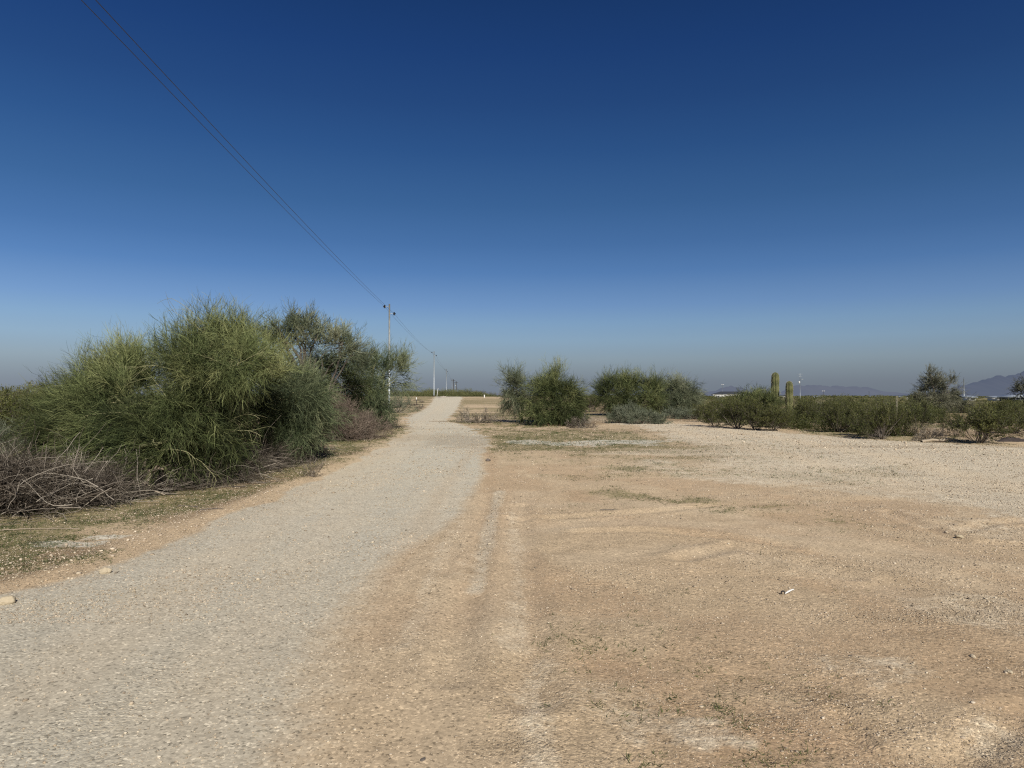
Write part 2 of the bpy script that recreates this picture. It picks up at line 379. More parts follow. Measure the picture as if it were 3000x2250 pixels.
def ground_mat():
    m = bpy.data.materials.new('desert_ground'); nt = nodes(m); b = NB(nt)
    g = b.n('ShaderNodeNewGeometry'); P = g.outputs['Position']
    grav, green, red, pale, dark, lot = [b.attr(k) for k in ('grav', 'green', 'red', 'pale', 'dark', 'lot')]
    n_f = b.noise(P, 95, 3, .7)        # centimetre grains
    n_m = b.noise(P, 22, 4, .65)
    n_s = b.noise(P, 4.5, 5, .6)
    n_l = b.noise(P, .9, 5, .6, .4)
    n_x = b.noise(P, .16, 4, .6, .6)
    vor = b.n('ShaderNodeTexVoronoi', Scale=75., _feature='F1'); b.l(P, vor.inputs['Vector'])
    vor2 = b.n('ShaderNodeTexVoronoi', Scale=34., _feature='F1'); b.l(P, vor2.inputs['Vector'])
    sep = b.n('ShaderNodeSeparateColor'); b.l(vor.outputs['Color'], sep.inputs[0])
    sep2 = b.n('ShaderNodeSeparateColor'); b.l(vor2.outputs['Color'], sep2.inputs[0])
    base = b.mix(b.ramp(n_l, [(.32, 0.), (.68, 1.)]), (.510, .390, .268), (.585, .460, .325))
    base = b.mix(b.ramp(n_x, [(.4, 0.), (.65, .5)]), base, (.43, .335, .225))
    gcol = b.mix(b.ramp(n_l, [(.35, 0.), (.65, 1.)]), (.525, .488, .415), (.580, .525, .430))
    gcol = b.mix(b.ramp(n_s, [(.4, .0), (.7, .35)]), gcol, (.44, .41, .35))
    # break the mask borders up at every scale
    def brk(a, k=1.1, lo=.3, hi=.7):
        s = b.math('ADD', a, b.math('MULTIPLY', b.math('SUBTRACT', b.math('ADD', b.math('MULTIPLY', n_s, .5), b.math('MULTIPLY', n_m, .5)), .5), k))
        return b.ramp(s, [(lo, 0.), (hi, 1.)])
    # desert beyond the clearing a little duller
    c = base
    c = b.mix(b.math('MULTIPLY', brk(red, .7), .85), c, (.43, .30, .195))
    c = b.mix(b.math('MULTIPLY', brk(pale, 1.5), .85), c, (.63, .555, .445))
    c = b.mix(brk(grav, .9, .32, .68), c, gcol)
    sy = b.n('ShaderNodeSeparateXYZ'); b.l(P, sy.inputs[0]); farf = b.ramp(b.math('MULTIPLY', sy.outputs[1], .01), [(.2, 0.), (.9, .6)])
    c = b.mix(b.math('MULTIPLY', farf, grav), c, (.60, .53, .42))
    c = b.mix(b.math('MULTIPLY', red, b.math('MULTIPLY', grav, .5)), c, (.47, .36, .25))
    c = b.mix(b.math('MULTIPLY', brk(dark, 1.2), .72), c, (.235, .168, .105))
    gsp = b.math('ADD', b.math('ADD', b.math('MULTIPLY', n_m, .55), b.math('MULTIPLY', n_s, .25)), b.math('MULTIPLY', n_f, .2))
    gm = b.math('MULTIPLY', b.ramp(b.math('ADD', b.math('MULTIPLY', green, .8), b.math('MULTIPLY', b.math('SUBTRACT', gsp, .5), 4.2)), [(.38, 0.), (.70, 1.)]), .74)
    gc = b.mix(n_s, (.13, .135, .055), (.25, .215, .11))
    c = b.mix(gm, c, gc)
    dust = b.attr('dust'); c = b.mix(b.math('MULTIPLY', dust, b.math('MULTIPLY_ADD', grav, -.30, .6)), c, (.60, .49, .36))
    c = b.mix(b.math('MULTIPLY', brk(b.attr('spill'), 2.6, .42, .66), .75), c, (.60, .575, .51))
    # grains: light and dark stones
    v = b.ramp(sep.outputs[0], [(0, .42), (.09, .80), (.5, 1.0), (.85, 1.08), (.95, 1.3), (1, 1.65)])
    c = b.mix(.95, c, v, 'MULTIPLY')
    v2 = b.ramp(sep2.outputs[0], [(0, .6), (.03, .97), (.6, 1.), (.97, 1.03), (1, 1.4)])
    c = b.mix(.55, c, v2, 'MULTIPLY')
    c = b.mix(.8, c, b.ramp(n_m, [(.3, .86), (.5, 1.), (.72, 1.09)]), 'MULTIPLY')
    c = b.mix(.8, c, b.ramp(n_s, [(.3, .84), (.5, 1.), (.7, 1.12)]), 'MULTIPLY')
    c = b.mix(1., c, b.ramp(b.math('MULTIPLY', sy.outputs[1], .02), [(.08, (.90, .885, .82)), (.16, (.97, .96, .90)), (.32, (1.06, 1.06, 1.0))]), 'MULTIPLY')
    p = b.n('ShaderNodeBsdfPrincipled', Roughness=.95); p.inputs['Specular IOR Level'].default_value = .08
    b.l(c, p.inputs['Base Color'])
    h = b.math('ADD', b.math('MULTIPLY', b.math('SUBTRACT', .6, vor.outputs['Distance']), b.math('MULTIPLY_ADD', sep.outputs[1], .8, .3)), b.math('MULTIPLY', n_m, .7))
    h = b.math('ADD', h, b.math('MULTIPLY', b.math('MULTIPLY', b.math('SUBTRACT', .55, vor2.outputs['Distance']), sep2.outputs[1]), 1.7))
    h = b.math('ADD', h, b.math('MULTIPLY', n_s, .5))
    rough = b.math('ADD', b.math('ADD', b.ramp(n_l, [(.35, .22), (.7, .8)]), b.math('MULTIPLY', pale, .5)), b.math('MULTIPLY', b.math('SUBTRACT', dark, dust), .6), clamp=True)
    bn = b.n('ShaderNodeBump', Distance=.0085); b.l(h, bn.inputs['Height']); b.l(rough, bn.inputs['Strength'])
    b.l(bn.outputs[0], p.inputs['Normal'])
    o = b.n('ShaderNodeOutputMaterial'); b.l(p.outputs[0], o.inputs[0]); return m
M['ground'] = ground_mat()

# ------------------------------------------------------------------ ground
def axis_pts(lo_fine, hi_fine, step, far, gr):
    mid = list(np.arange(lo_fine, hi_fine+1e-6, step))
    s = step; p = mid[-1]
    while p < far: s *= gr; p += s; mid.append(p)
    s = step; p = mid[0]; neg = []
    while p > -far: s *= gr; p -= s; neg.append(p)
    return np.array(neg[::-1]+mid)
xs = axis_pts(-8, 8, .065, 9000, 1.035)
ys = [2.2]; s = .05
while ys[-1] < 9000: s = max(.05, s*1.011 if ys[-1] > 6 else .05); ys.append(ys[-1]+s)
neg = []; p = 2.2; s = .2
while p > -4000: p -= s; s *= 1.25; neg.append(p)
ys = np.array(neg[::-1]+ys)
GX, GY = np.meshgrid(xs, ys)
near = (np.abs(GX) < 420) & (GY < 700) & (GY > -12)
MK = {k: np.zeros_like(GX) for k in ('grav', 'lot', 'red', 'green', 'pale', 'dark', 'sd', 'dust')}
fl = masks(GX[near], GY[near])
for k in MK: MK[k][near] = fl[k]
MK['sd'][~near] = -50
MK['dark'][~near] = .9; MK['green'][~near] = 1.1
def relief(x, y, mk):
    z = (fbm(x*1.5, y*1.5, 3, 21)-.5)*.035*(1-.75*mk['grav'])
    z += (fbm(x*6, y*6, 2, 23)-.5)*.010*(1-.6*mk['grav'])
    z -= .018*mk['red']*(1-mk['grav'])
    z += .03*np.exp(-((mk['sd']+.30)/.22)**2)*(mk['sd'] > -2)*leftside(x, y)*sst(3, 5, y)  # loose windrow on the left edge
    z += mk['pale']*.02
    return z
TR = [([(2700,2250),(2830,2180),(3000,2090)], .10), ([(2830,2250),(2940,2190),(3000,2160)], .10), ([(2460,2090),(2520,2190),(2590,2250)], .05),
      ([(2600,1500),(2700,1540),(2830,1590),(3000,1600)], .10), ([(2820,1560),(2900,1535),(3000,1528)], .10), ([(2000,1640),(2160,1600),(2300,1640),(2480,1690)], .12),
      ([(1700,1560),(1900,1555),(2100,1570),(2300,1600)], .12), ([(1500,1520),(1700,1515),(1900,1500),(2100,1480)], .12),
      ([(1560,2060),(1550,1850),(1530,1650),(1520,1480)], .12), ([(1310,2000),(1400,1640),(1430,1450)], .1)]
ZZ = hbase(GX, GY)
rz = relief(GX[near], GY[near], fl)
for pts, w in TR:
    pw = [gp(*q) for q in pts]; d = seg_dist(GX[near], GY[near], pw)
    rz += -.022*np.exp(-(d/w)**2)+.014*np.exp(-((d-w*1.8)/(w*.6))**2)
ZZ[near] += rz
V = np.stack([GX, GY, ZZ], -1).reshape(-1, 3)
ny, nx = GX.shape
I = np.arange(ny*nx).reshape(ny, nx)
Q = np.stack([I[:-1, :-1], I[:-1, 1:], I[1:, 1:], I[1:, :-1]], -1).reshape(-1, 4)
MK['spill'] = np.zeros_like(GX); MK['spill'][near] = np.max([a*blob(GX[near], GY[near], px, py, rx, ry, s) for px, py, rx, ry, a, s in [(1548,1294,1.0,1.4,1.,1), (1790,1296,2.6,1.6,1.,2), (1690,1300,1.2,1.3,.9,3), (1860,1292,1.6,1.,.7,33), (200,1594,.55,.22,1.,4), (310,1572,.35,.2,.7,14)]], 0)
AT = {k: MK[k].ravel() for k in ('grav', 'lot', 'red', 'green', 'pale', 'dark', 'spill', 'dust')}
tag(link('ground', new_mesh('ground', V, Q, smooth=True, attrs=AT, mat=M['ground'])), 'dry tan desert soil with weeds and stones reaching the horizon', None, None, 'structure')
def overlay(name, sel, dz, label):
    q = Q[sel]; u, inv = np.unique(q, return_inverse=True); v = V[u].copy(); v[:, 2] += dz
    o = link(name, new_mesh(name, v, inv.reshape(-1, 4), smooth=True, attrs={k: a[u] for k, a in AT.items()}, mat=M['ground']))
    tag(o, label, None, None, 'structure')
fc = lambda a: (a[:-1, :-1]+a[1:, 1:]).ravel()*.5
cx, cy = fc(GX), fc(GY)
ff = (MK['grav'] > 0).astype(float); sd_f = fc(MK['sd'])
isroad = (sd_f > -.05) & (cy < 300)
overlay('gravel_road', isroad, .004, 'grey gravel track running up over the rise')
lotd = sdf(cx, cy, LOT)
overlay('dirt_clearing', (lotd > 0) & ~isroad, .004, 'wide bare tan dirt clearing beside the gravel track')

from mathutils.interpolate import poly_3d_calc  # noqa (keeps mathutils loaded)
def surf(x, y):
    """height of the built ground sheet (bilinear)"""
    x = np.atleast_1d(np.asarray(x, float)); y = np.atleast_1d(np.asarray(y, float))
    i = np.clip(np.searchsorted(xs, x)-1, 0, nx-2); j = np.clip(np.searchsorted(ys, y)-1, 0, ny-2)
    fx = (x-xs[i])/(xs[i+1]-xs[i]); fy = (y-ys[j])/(ys[j+1]-ys[j])
    return (ZZ[j, i]*(1-fx)+ZZ[j, i+1]*fx)*(1-fy)+(ZZ[j+1, i]*(1-fx)+ZZ[j+1, i+1]*fx)*fy
def gz(x, y): return float(surf(x, y)[0])
def maskat(x, y, k):
    i = np.clip(np.searchsorted(xs, x)-1, 0, nx-2); j = np.clip(np.searchsorted(ys, y)-1, 0, ny-2)
    return MK[k][j, i]

# ------------------------------------------------------------------ loose stones (stuff) and weeds (stuff)
IC = None
def ico():
    t = (1+5**.5)/2
    v = np.array([(-1,t,0),(1,t,0),(-1,-t,0),(1,-t,0),(0,-1,t),(0,1,t),(0,-1,-t),(0,1,-t),(t,0,-1),(t,0,1),(-t,0,-1),(-t,0,1)], float)
    f = np.array([(0,11,5),(0,5,1),(0,1,7),(0,7,10),(0,10,11),(1,5,9),(5,11,4),(11,10,2),(10,7,6),(7,1,8),(3,9,4),(3,4,2),(3,2,6),(3,6,8),(3,8,9),(4,9,5),(2,4,11),(6,2,10),(8,6,7),(9,8,1)])
    return nrm(v), f
def stones(name, x, y, r, label, rg, bright=.5):
    v, f = ico(); n = len(x); nv = len(v)
    jit = rg.uniform(.65, 1.25, (n, nv, 1))
    sc = np.stack([rg.uniform(.8, 1.5, n), rg.uniform(.7, 1.2, n), rg.uniform(.45, .85, n)], -1)[:, None]
    a = rg.uniform(0, 6.28, n); ca, sa = np.cos(a)[:, None], np.sin(a)[:, None]
    p = v[None]*jit*sc*r[:, None, None]
    X = p[..., 0]*ca-p[..., 1]*sa+x[:, None]; Y = p[..., 0]*sa+p[..., 1]*ca+y[:, None]
    Zc = p[..., 2]+(surf(x, y)+r*.22+.004)[:, None]
    VV = np.stack([X, Y, Zc], -1).reshape(-1, 3)
    T = (f[None]+np.arange(n)[:, None, None]*nv).reshape(-1, 3)
    ti = np.clip(rg.normal(bright, .22, n), 0, 1)
    o = link(name, new_mesh(name, VV, None, T, attrs={'tint': np.repeat(ti, nv)}, mat=M['stone']))
    return tag(o, label, 'gravel', None, 'stuff')
rg = np.random.default_rng(11)
N = 90000
yy = 2.4*np.exp(rg.uniform(0, 1, N)**1.0*np.log(24/2.4)); xx = rg.uniform(-.86, .86, N)*yy+rg.normal(0, .2, N)
cl = fbm(xx*1.1, yy*1.1, 4, 101)
dens = .07+.55*maskat(xx, yy, 'pale')+.75*sst(.48, .64, cl)*(1-.85*maskat(xx, yy, 'grav'))+.45*(maskat(xx, yy, 'dark') > .3)+.10*maskat(xx, yy, 'grav')+.25*(1-maskat(xx, yy, 'lot'))*(1-maskat(xx, yy, 'grav'))
keep = rg.uniform(0, 1, N) < dens*.85
xx, yy = xx[keep], yy[keep]
rr = .0032*np.exp(rg.normal(0, .42, len(xx)))*(1+.25*(yy > 6)+.5*(yy > 12))
rr = np.clip(rr, .002, .018)
stones('loose_gravel', xx, yy, rr, 'loose small stones scattered over the road and clearing', rg, .55)
N = 420000
yy = 5.0*np.exp(rg.uniform(0, 1, N)*np.log(48/5.0)); xx = rg.uniform(-.80, .86, N)*yy
cl = fbm(xx*.8, yy*.8, 4, 131)
dens = .05+.30*maskat(xx, yy, 'pale')+.30*sst(.5, .66, cl)+.22*maskat(xx, yy, 'dark')+.10*maskat(xx, yy, 'grav')-.12*maskat(xx, yy, 'dust')
keep = (rg.uniform(0, 1, N) < dens*.8); xx, yy = xx[keep], yy[keep]
rr = np.clip((.0030+.00042*yy)*np.exp(rg.normal(0, .38, len(xx))), .003, .035)
_ico = ico
def ico(): return np.array([(1,0,0),(-1,0,0),(0,1,0),(0,-1,0),(0,0,1),(0,0,-1)], float), np.array([(0,2,4),(2,1,4),(1,3,4),(3,0,4),(2,0,5),(1,2,5),(3,1,5),(0,3,5)])
stones('scattered_pebbles', xx, yy, rr, 'pebbles and coarse gravel lying over the track and clearing further out', rg, .5)
ico = _ico
N = 520000
yy = 2.5*np.exp(rg.uniform(0, 1, N)*np.log(13/2.5)); xx = rg.uniform(-.86, .86, N)*yy
cl = fbm(xx*1.7, yy*1.7, 4, 171)
dens = .12+(.45*sst(.47, .62, cl)+.3*maskat(xx, yy, 'pale'))*(1-.8*maskat(xx, yy, 'grav'))-.05*maskat(xx, yy, 'grav')-.1*maskat(xx, yy, 'dust')
keep = rg.uniform(0, 1, N) < dens*.75; xx, yy = xx[keep], yy[keep]
rr = np.clip((.0014+.00022*yy)*np.exp(rg.normal(0, .35, len(xx))), .0012, .012)
_ico = ico
def ico(): return np.array([(1,0,0),(-1,0,0),(0,1,0),(0,-1,0),(0,0,1),(0,0,-1)], float), np.array([(0,2,4),(2,1,4),(1,3,4),(3,0,4),(2,0,5),(1,2,5),(3,1,5),(0,3,5)])
stones('fine_grit', xx, yy, rr, 'fine grit and pea gravel over the nearest ground', rg, .5)
ico = _ico
# larger pale stones along the clearing edge and road verges
n = 420
tt = rg.uniform(0, 1, n); ex = np.interp(tt, [0, .5, 1], [2050, 2500, 3050]); ey = np.interp(tt, [0, .5, 1], [1262, 1290, 1325])+np.abs(rg.normal(0, 16, n))
pts = np.array([gp(a, b_) for a, b_ in zip(ex, ey)])
stones('edge_stones', pts[:, 0], pts[:, 1], np.clip(.018*np.exp(rg.normal(0, .45, n)), .008, .06), 'pale fist sized stones strewn along the far edge of the clearing', rg, .62)
n = 700
ex = rg.uniform(-20, 800, n); ey = np.interp(ex, [0, 200, 420, 640, 880], [1690, 1650, 1560, 1500, 1400])+rg.normal(0, 32, n)
pts = np.array([gp(a, b_) for a, b_ in zip(ex, ey)])
stones('verge_stones', pts[:, 0], pts[:, 1], np.clip(.007*np.exp(rg.normal(0, .5, n)), .003, .022), 'small cream stones on the weedy left verge', rg, .6)

def weeds(name, x, y, h, label, rg, per=7, flat=1.0):
    g = Geo(); n = len(x)
    st = np.stack([x, y, surf(x, y)], -1); st = np.repeat(st, per, 0)+rg.normal(0, 1, (n*per, 3))*np.array([.012, .012, 0])*np.repeat(h, per)[:, None]/.03
    d = rg.normal(size=(n*per, 3)); d[:, 2] = np.abs(d[:, 2])*.6+.35
    P = grow(st, d, np.repeat(h, per)*rg.uniform(.6, 1.3, n*per), 3, np.array([0, 0, -.5*flat]), .4, rg)
    w = np.repeat(h, per)*.05
    g.tubes(P, np.array([1, .8, .15])[None]*np.maximum(w, .0012)[:, None], 2, np.clip(np.repeat(rg.normal(.45, .22, n), per)+rg.normal(0, .1, n*per), 0, 1), rg)
    o = link(name, g.mesh(name, M['grass'])); return tag(o, label, 'weeds', None, 'stuff')
N = 260000
yy = 3.0*np.exp(rg.uniform(0, 1, N)*np.log(60/3.0)); xx = rg.uniform(-.85, .7, N)*yy
gm = maskat(xx, yy, 'green')*(.3+.9*sst(.35, .6, fbm(xx*3, yy*3, 3, 120)))
keep = (rg.uniform(0, 1, N) < gm*.65) & (maskat(xx, yy, 'grav') < .3)
xx, yy = xx[keep], yy[keep]
hh = .020+.0014*yy; hh = hh*rg.uniform(.6, 1.5, len(xx))
weeds('low_weeds', xx, yy, hh, 'sparse low green weeds growing on the verges and clearing', rg, 6)
# foreground tufts, sparser but bigger
fx, fy = [], []
for px, py, k, sp in [(2118,2075,5,.03),(2165,2130,4,.04),(1760,2080,3,.03),(1835,2115,4,.05),(1990,2060,6,.1),(1880,2090,6,.15),(1900,2235,6,.05),(2250,2240,9,.12),(1700,1850,10,.3),(1650,1900,9,.2),(1750,1920,10,.2),(1850,1870,9,.3),(1800,2020,4,.2),(1990,1735,4,.06),(1930,1830,6,.2),(1960,1990,8,.2),(2000,1930,5,.3),(2300,1650,8,.5),(2560,1580,8,.6),(2060,1968,4,.05),(2190,2000,12,.2),(2400,2010,8,.15),(2620,2080,4,.05)]:
    c = gp(px, py); k = int(k*2.2); fx += list(c[0]+rg.normal(0, sp, k)); fy += list(c[1]+rg.normal(0, sp, k))
weeds('seedling_tufts', np.array(fx), np.array(fy), rg.uniform(.016, .042, len(fx)), 'tiny dark green seedlings dotted over the bare clearing in the foreground', rg, 7, .6)

# ------------------------------------------------------------------ palo verde style trees
def bez(a, c, b, k):
    t = np.linspace(0, 1, k)[None, :, None]
    return (1-t)**2*a[:, None]+2*t*(1-t)*c[:, None]+t**2*b[:, None]
def shrub_tree(name, label, cat, base, lobes, seed, twmat, barkmat, w=.0035, L=(.5, .95), n1=12, n2=5, limb_r=.05, nlimb=None, group=None, fan=.72, dens=.85, floor=True, grow_=1., snags=0, core=.45):
    """base (x, y); lobes: (px, py, depth, rx_px, ry_px, rdepth_m, n, bend(x,y,z), dirbias(x,y,z))"""
    rg = np.random.default_rng(seed)
    bx, by = base; bz = gz(bx, by)
    root = empty(name, (bx, by, bz), label, cat, group); B = np.array([bx, by, bz])
    gt, gc = Geo(), Geo()
    cents = [np.array([at(l[0], l[2]), l[2], zt(l[1], l[2])]) for l in lobes]
    # main limbs
    limbs = []
    for c in cents:
        m = nlimb or 2
        for _ in range(m):
            tgt = c+rg.normal(0, .25, 3)*np.linalg.norm(c-B)*.25+np.array([0, -.35, .1])
            mid = B+(tgt-B)*.45+np.array([0, 0, .28])*np.linalg.norm(tgt-B)+rg.normal(0, .12, 3)*np.linalg.norm(tgt-B)
            P = bez(B[None]+rg.normal(0, .06, (1, 3))*[1, 1, 0], mid[None], tgt[None], 12)
            P[:, 1:] += np.cumsum(rg.normal(0, .018, (1, 11, 3)), 1)*np.linalg.norm(tgt-B)*.5
            limbs.append(P[0])
    LM = np.array(limbs)
    rad = limb_r*np.linspace(1, .34, 12)[None]*rg.uniform(.6, 1.1, (len(LM), 1))
    LM[:, 0, 2] = bz-.05
    gt.tubes(LM-B, rad, 7, rg.uniform(.35, .75, len(LM)), rg)
    flat = LM[:, 2:].reshape(-1, 3)
    for l, c in zip(lobes, cents):
        px, py, D, rx, ry, rd, n, bend, bias = l[:9]; shade = l[9] if len(l) > 9 else 0.
        u = nrm(rg.normal(size=(n, 3)))*(rg.uniform(.12, 1, (n, 1))**.5)
        ax = np.array([rx*D/F, rd, ry*D/F])*grow_
        n = max(6, int(n*dens)); u = nrm(rg.normal(size=(n, 3)))*(rg.uniform(.12, 1, (n, 1))**.5)
        ax = np.maximum(ax-.62*np.mean(L), ax*.38); p = c+u*ax
        for _ in range(5):
            vc = c+nrm(rg.normal(size=3))*ax*.8; keep = np.linalg.norm((p-vc)/(ax*.5), axis=1) > 1
            if keep.sum() > 5: p, u = p[keep], u[keep]
        n = len(p)
        if floor:
            g0 = surf(p[:, 0], p[:, 1])+.12; p[:, 2] = np.maximum(p[:, 2], g0+rg.uniform(0, .25, n))
        d = nrm(u*.8+np.array(bias)+rg.normal(0, .25, (n, 3)))
        Ls = rg.uniform(*L, n)
        ni = int(n*core); ui = nrm(rg.normal(size=(ni, 3)))*(rg.uniform(0, 1, (ni, 1))**.4)
        if ni: brooms(gc, c+ui*ax*.72+np.array([0, .12, 0])-B, nrm(ui+np.array(bias)*.6), np.full(ni, np.mean(L)*.75), rg, w*2.3, np.asarray(bend, float), 8, 4, .8, base=np.full(ni, .04))  # wide inner twigs tinted near black to paint the crown's interior shade
        bb = np.clip(.44+.16*rg.normal()+rg.normal(0, .2, n)+.20*u[:, 2]-.10*(c[2]-bz < 1.3)-shade, 0, 1)  # tint lighter on top, darker low down; hollow's shade painted in
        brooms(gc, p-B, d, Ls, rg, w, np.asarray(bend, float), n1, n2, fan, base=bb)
        for _ in range(snags):   # bare pale branches showing on the outside of the crown
            q0 = c+np.array([rg.uniform(-.7, .7)*ax[0], -ax[1]*rg.uniform(.7, 1.25), rg.uniform(-.5, .8)*ax[2]])
            SP = grow(q0[None], rg.normal(size=(1, 3))*[1, .25, .35]+[0, -.1, .25], np.array([rg.uniform(.6, 1.3)]), 9, (0, 0, -.7), .4, rg)
            gt.tubes(SP-B, np.linspace(1, .35, 9)[None]*rg.uniform(.005, .010), 6, np.array([.9]), rg)
            sp_, sd_ = sprout(SP, 7, .2, 1., .7, rg)
            gt.tubes(grow(sp_, sd_, rg.uniform(.2, .5, 7), 5, (0, 0, -.6), .3, rg)-B, np.linspace(1, .4, 5)[None]*.0035*np.ones((7, 1)), 4, np.full(7, .75), rg)
        # feeder branches from nearest limb node
        k = min(n, max(4, n//2)); sel = rg.permutation(n)[:k]
        dd = np.linalg.norm(flat[None]-p[sel][:, None], axis=2)+rg.uniform(0, .3, (k, len(flat)))
        s0 = flat[np.argmin(dd, 1)]
        mid = (s0+p[sel])/2+rg.normal(0, .08, (k, 3))+np.array([0, 0, .06])
        FB = bez(s0, mid, p[sel], 6)-B
        gt.tubes(FB, limb_r*.28*np.linspace(1, .35, 6)[None]*rg.uniform(.5, 1.2, (k, 1)), 4, rg.uniform(.3, 1., k), rg)
    link('trunk', gt.mesh('trunk', barkmat, True), root)
    link('crown', gc.mesh('crown', twmat), root)
    return root
UP = (0, 0, .45); DR = (0, 0, -.5); SL = (-.35, 0, .35)
PV = 'palo verde'
shrub_tree('palo_verde_bush', 'low palo verde bush with twigs swept to the left, behind the dry brushwood', 'bush', (at(470, 13.6), 13.6), [
    (235, 1215, 15.0, 80, 60, 1.1, 130, SL, (-.7, 0, .6)),
    (325, 1165, 14.8, 95, 68, 1.2, 180, (-.1, 0, .4), (-.45, 0, .8)),
    (405, 1130, 14.8, 70, 80, 1.1, 170, UP, (-.2, 0, .9)),
    (235, 1270, 13.2, 90, 58, .9, 150, (-.3, 0, -.1), (-.8, -.3, .1)),
    (350, 1200, 13.2, 130, 100, 1.0, 250, (-.3, 0, .0), (-.6, -.4, .3)),
    (350, 1275, 12.3, 130, 50, .7, 120, (-.4, 0, -.35), (-.8, -.3, -.1)),
    (460, 1250, 12.6, 80, 110, .9, 170, (-.1, 0, -.2), (-.3, -.5, .3))], 21, M['twig'], M['bark'], w=.0028, n1=14, n2=6, snags=1, grow_=.88, L=(.45, .8))
shrub_tree('palo_verde_bush', 'largest palo verde bush, domed and twiggy with a dark hollow in its right side', 'bush', (at(650, 13.8), 13.8), [
    (575, 1085, 14.6, 90, 90, 1.2, 150, UP, (-.5, 0, .9)),
    (668, 1038, 14.8, 95, 75, 1.2, 150, UP, (-.1, 0, 1.)),
    (745, 1095, 14.6, 80, 85, 1.1, 120, UP, (.4, 0, .8)),
    (735, 1225, 16.0, 65, 95, .6, 150, (0, 0, -.3), (0, -.1, .1), .75),  # recessed lobe with darkened tint: the hollow's shade painted into the twigs
    (590, 1175, 14.4, 130, 105, 1.1, 130, (0, 0, 0), (0, 0, .2)),
    (620, 1110, 13.3, 120, 80, 1., 170, (0, 0, -.1), (-.3, -.5, .3)),
    (690, 1080, 13.2, 80, 60, .8, 80, (0, 0, -.6), (0, -.5, .1)),
    (560, 1230, 12.8, 95, 90, .8, 160, DR, (-.2, -.7, .1)),
    (655, 1280, 13.3, 75, 65, .6, 120, DR, (.1, -.5, .2)),
    (560, 1335, 12.6, 75, 40, .5, 60, DR, (-.2, -.5, .2)),
    (480, 1310, 12.0, 75, 50, .5, 80, (-.4, 0, -.3), (-.7, -.5, .1))], 22, M['twig'], M['bark'], w=.0028, n1=14, n2=6, limb_r=.075, snags=2, grow_=.95, L=(.45, .8))
shrub_tree('palo_verde_bush', 'rounded palo verde bush with fine hanging twigs, right of the dark hollow', 'bush', (at(835, 18.0), 18.0), [
    (815, 1155, 18.4, 80, 60, 1.2, 130, (.1, 0, .1), (0, -.2, .8)),
    (875, 1160, 18.6, 85, 55, 1.2, 120, (.2, 0, .1), (.3, 0, .8)),
    (850, 1175, 17.0, 105, 65, 1.1, 190, DR, (.2, -.6, .3)),
    (900, 1205, 17.6, 60, 60, 1., 120, DR, (.4, -.5, .1)),
    (840, 1235, 17.2, 90, 55, .9, 170, DR, (0, -.7, .1)),
    (860, 1278, 17.0, 80, 34, .7, 90, DR, (.1, -.6, .2))], 23, M['twig_blue'], M['bark'], w=.0032, n1=14, snags=1, grow_=.95, L=(.45, .8))
shrub_tree('palo_verde_tree', 'tall open palo verde tree with forked limbs rising behind the bushes', 'tree', (at(905, 25.5), 25.5), [
    (880, 972, 25.5, 58, 40, 1.0, 80, UP, (-.1, 0, .7)),
    (850, 1008, 25.5, 45, 45, 1.0, 50, UP, (-.4, 0, .5)),
    (925, 1008, 25.5, 45, 45, 1.0, 50, UP, (.1, 0, .6)),
    (985, 1016, 25.8, 45, 45, 1.0, 60, UP, (.4, 0, .6)),
    (1018, 1045, 25.8, 45, 40, 1.0, 60, (.2, 0, .0), (.7, 0, .2)),
    (818, 975, 25.2, 22, 20, .5, 14, UP, (-.6, 0, .4)),
    (940, 1065, 25.5, 60, 30, 1.0, 24, (0, 0, -.1), (.1, 0, .3)),
    (810, 1010, 25.2, 30, 30, .6, 22, UP, (-.3, 0, .6))], 24, M['twig_haze'], M['greybark'], w=.0048, grow_=1.2, L=(.45, .8), limb_r=.07, nlimb=2)
shrub_tree('palo_verde_bush', 'yellowish palo verde bush with pale bare branches above the purple dry shrub', 'bush', (at(960, 28.5), 28.5), [
    (960, 1100, 27.5, 85, 45, 1.3, 140, (0, 0, -.3), (0, -.3, .6)),
    (1010, 1140, 28, 60, 60, 1.3, 110, DR, (.3, -.3, .4)),
    (930, 1150, 26.5, 70, 50, 1.0, 90, DR, (0, -.5, .3))], 25, M['twig'], M['deadwood'], w=.0045, L=(.6, 1.0), limb_r=.055, nlimb=3, snags=2)
shrub_tree('palo_verde_tree', 'palo verde tree at the thicket end with its crown over the first steel pole', 'tree', (at(1075, 35), 35), [
    (1060, 1105, 35, 55, 50, 1.5, 90, UP, (-.2, 0, .7)),
    (1100, 1080, 36, 45, 42, 1.3, 60, UP, (0, 0, .8)),
    (1155, 1085, 36, 35, 38, 1.2, 48, UP, (.5, 0, .5)),
    (1145, 1120, 36, 38, 30, 1.2, 34, (0, 0, -.2), (.5, 0, .1)),
    (1080, 1160, 34, 60, 50, 1.4, 150, DR, (0, -.5, .2)),
    (1110, 1200, 34, 38, 45, 1.2, 90, DR, (.3, -.4, 0)),
    (1060, 1215, 33.5, 45, 30, 1.0, 70, DR, (0, -.5, 0))], 26, M['twig_blue'], M['bark'], w=.0055, grow_=1.32, L=(.6, 1.1), limb_r=.06)

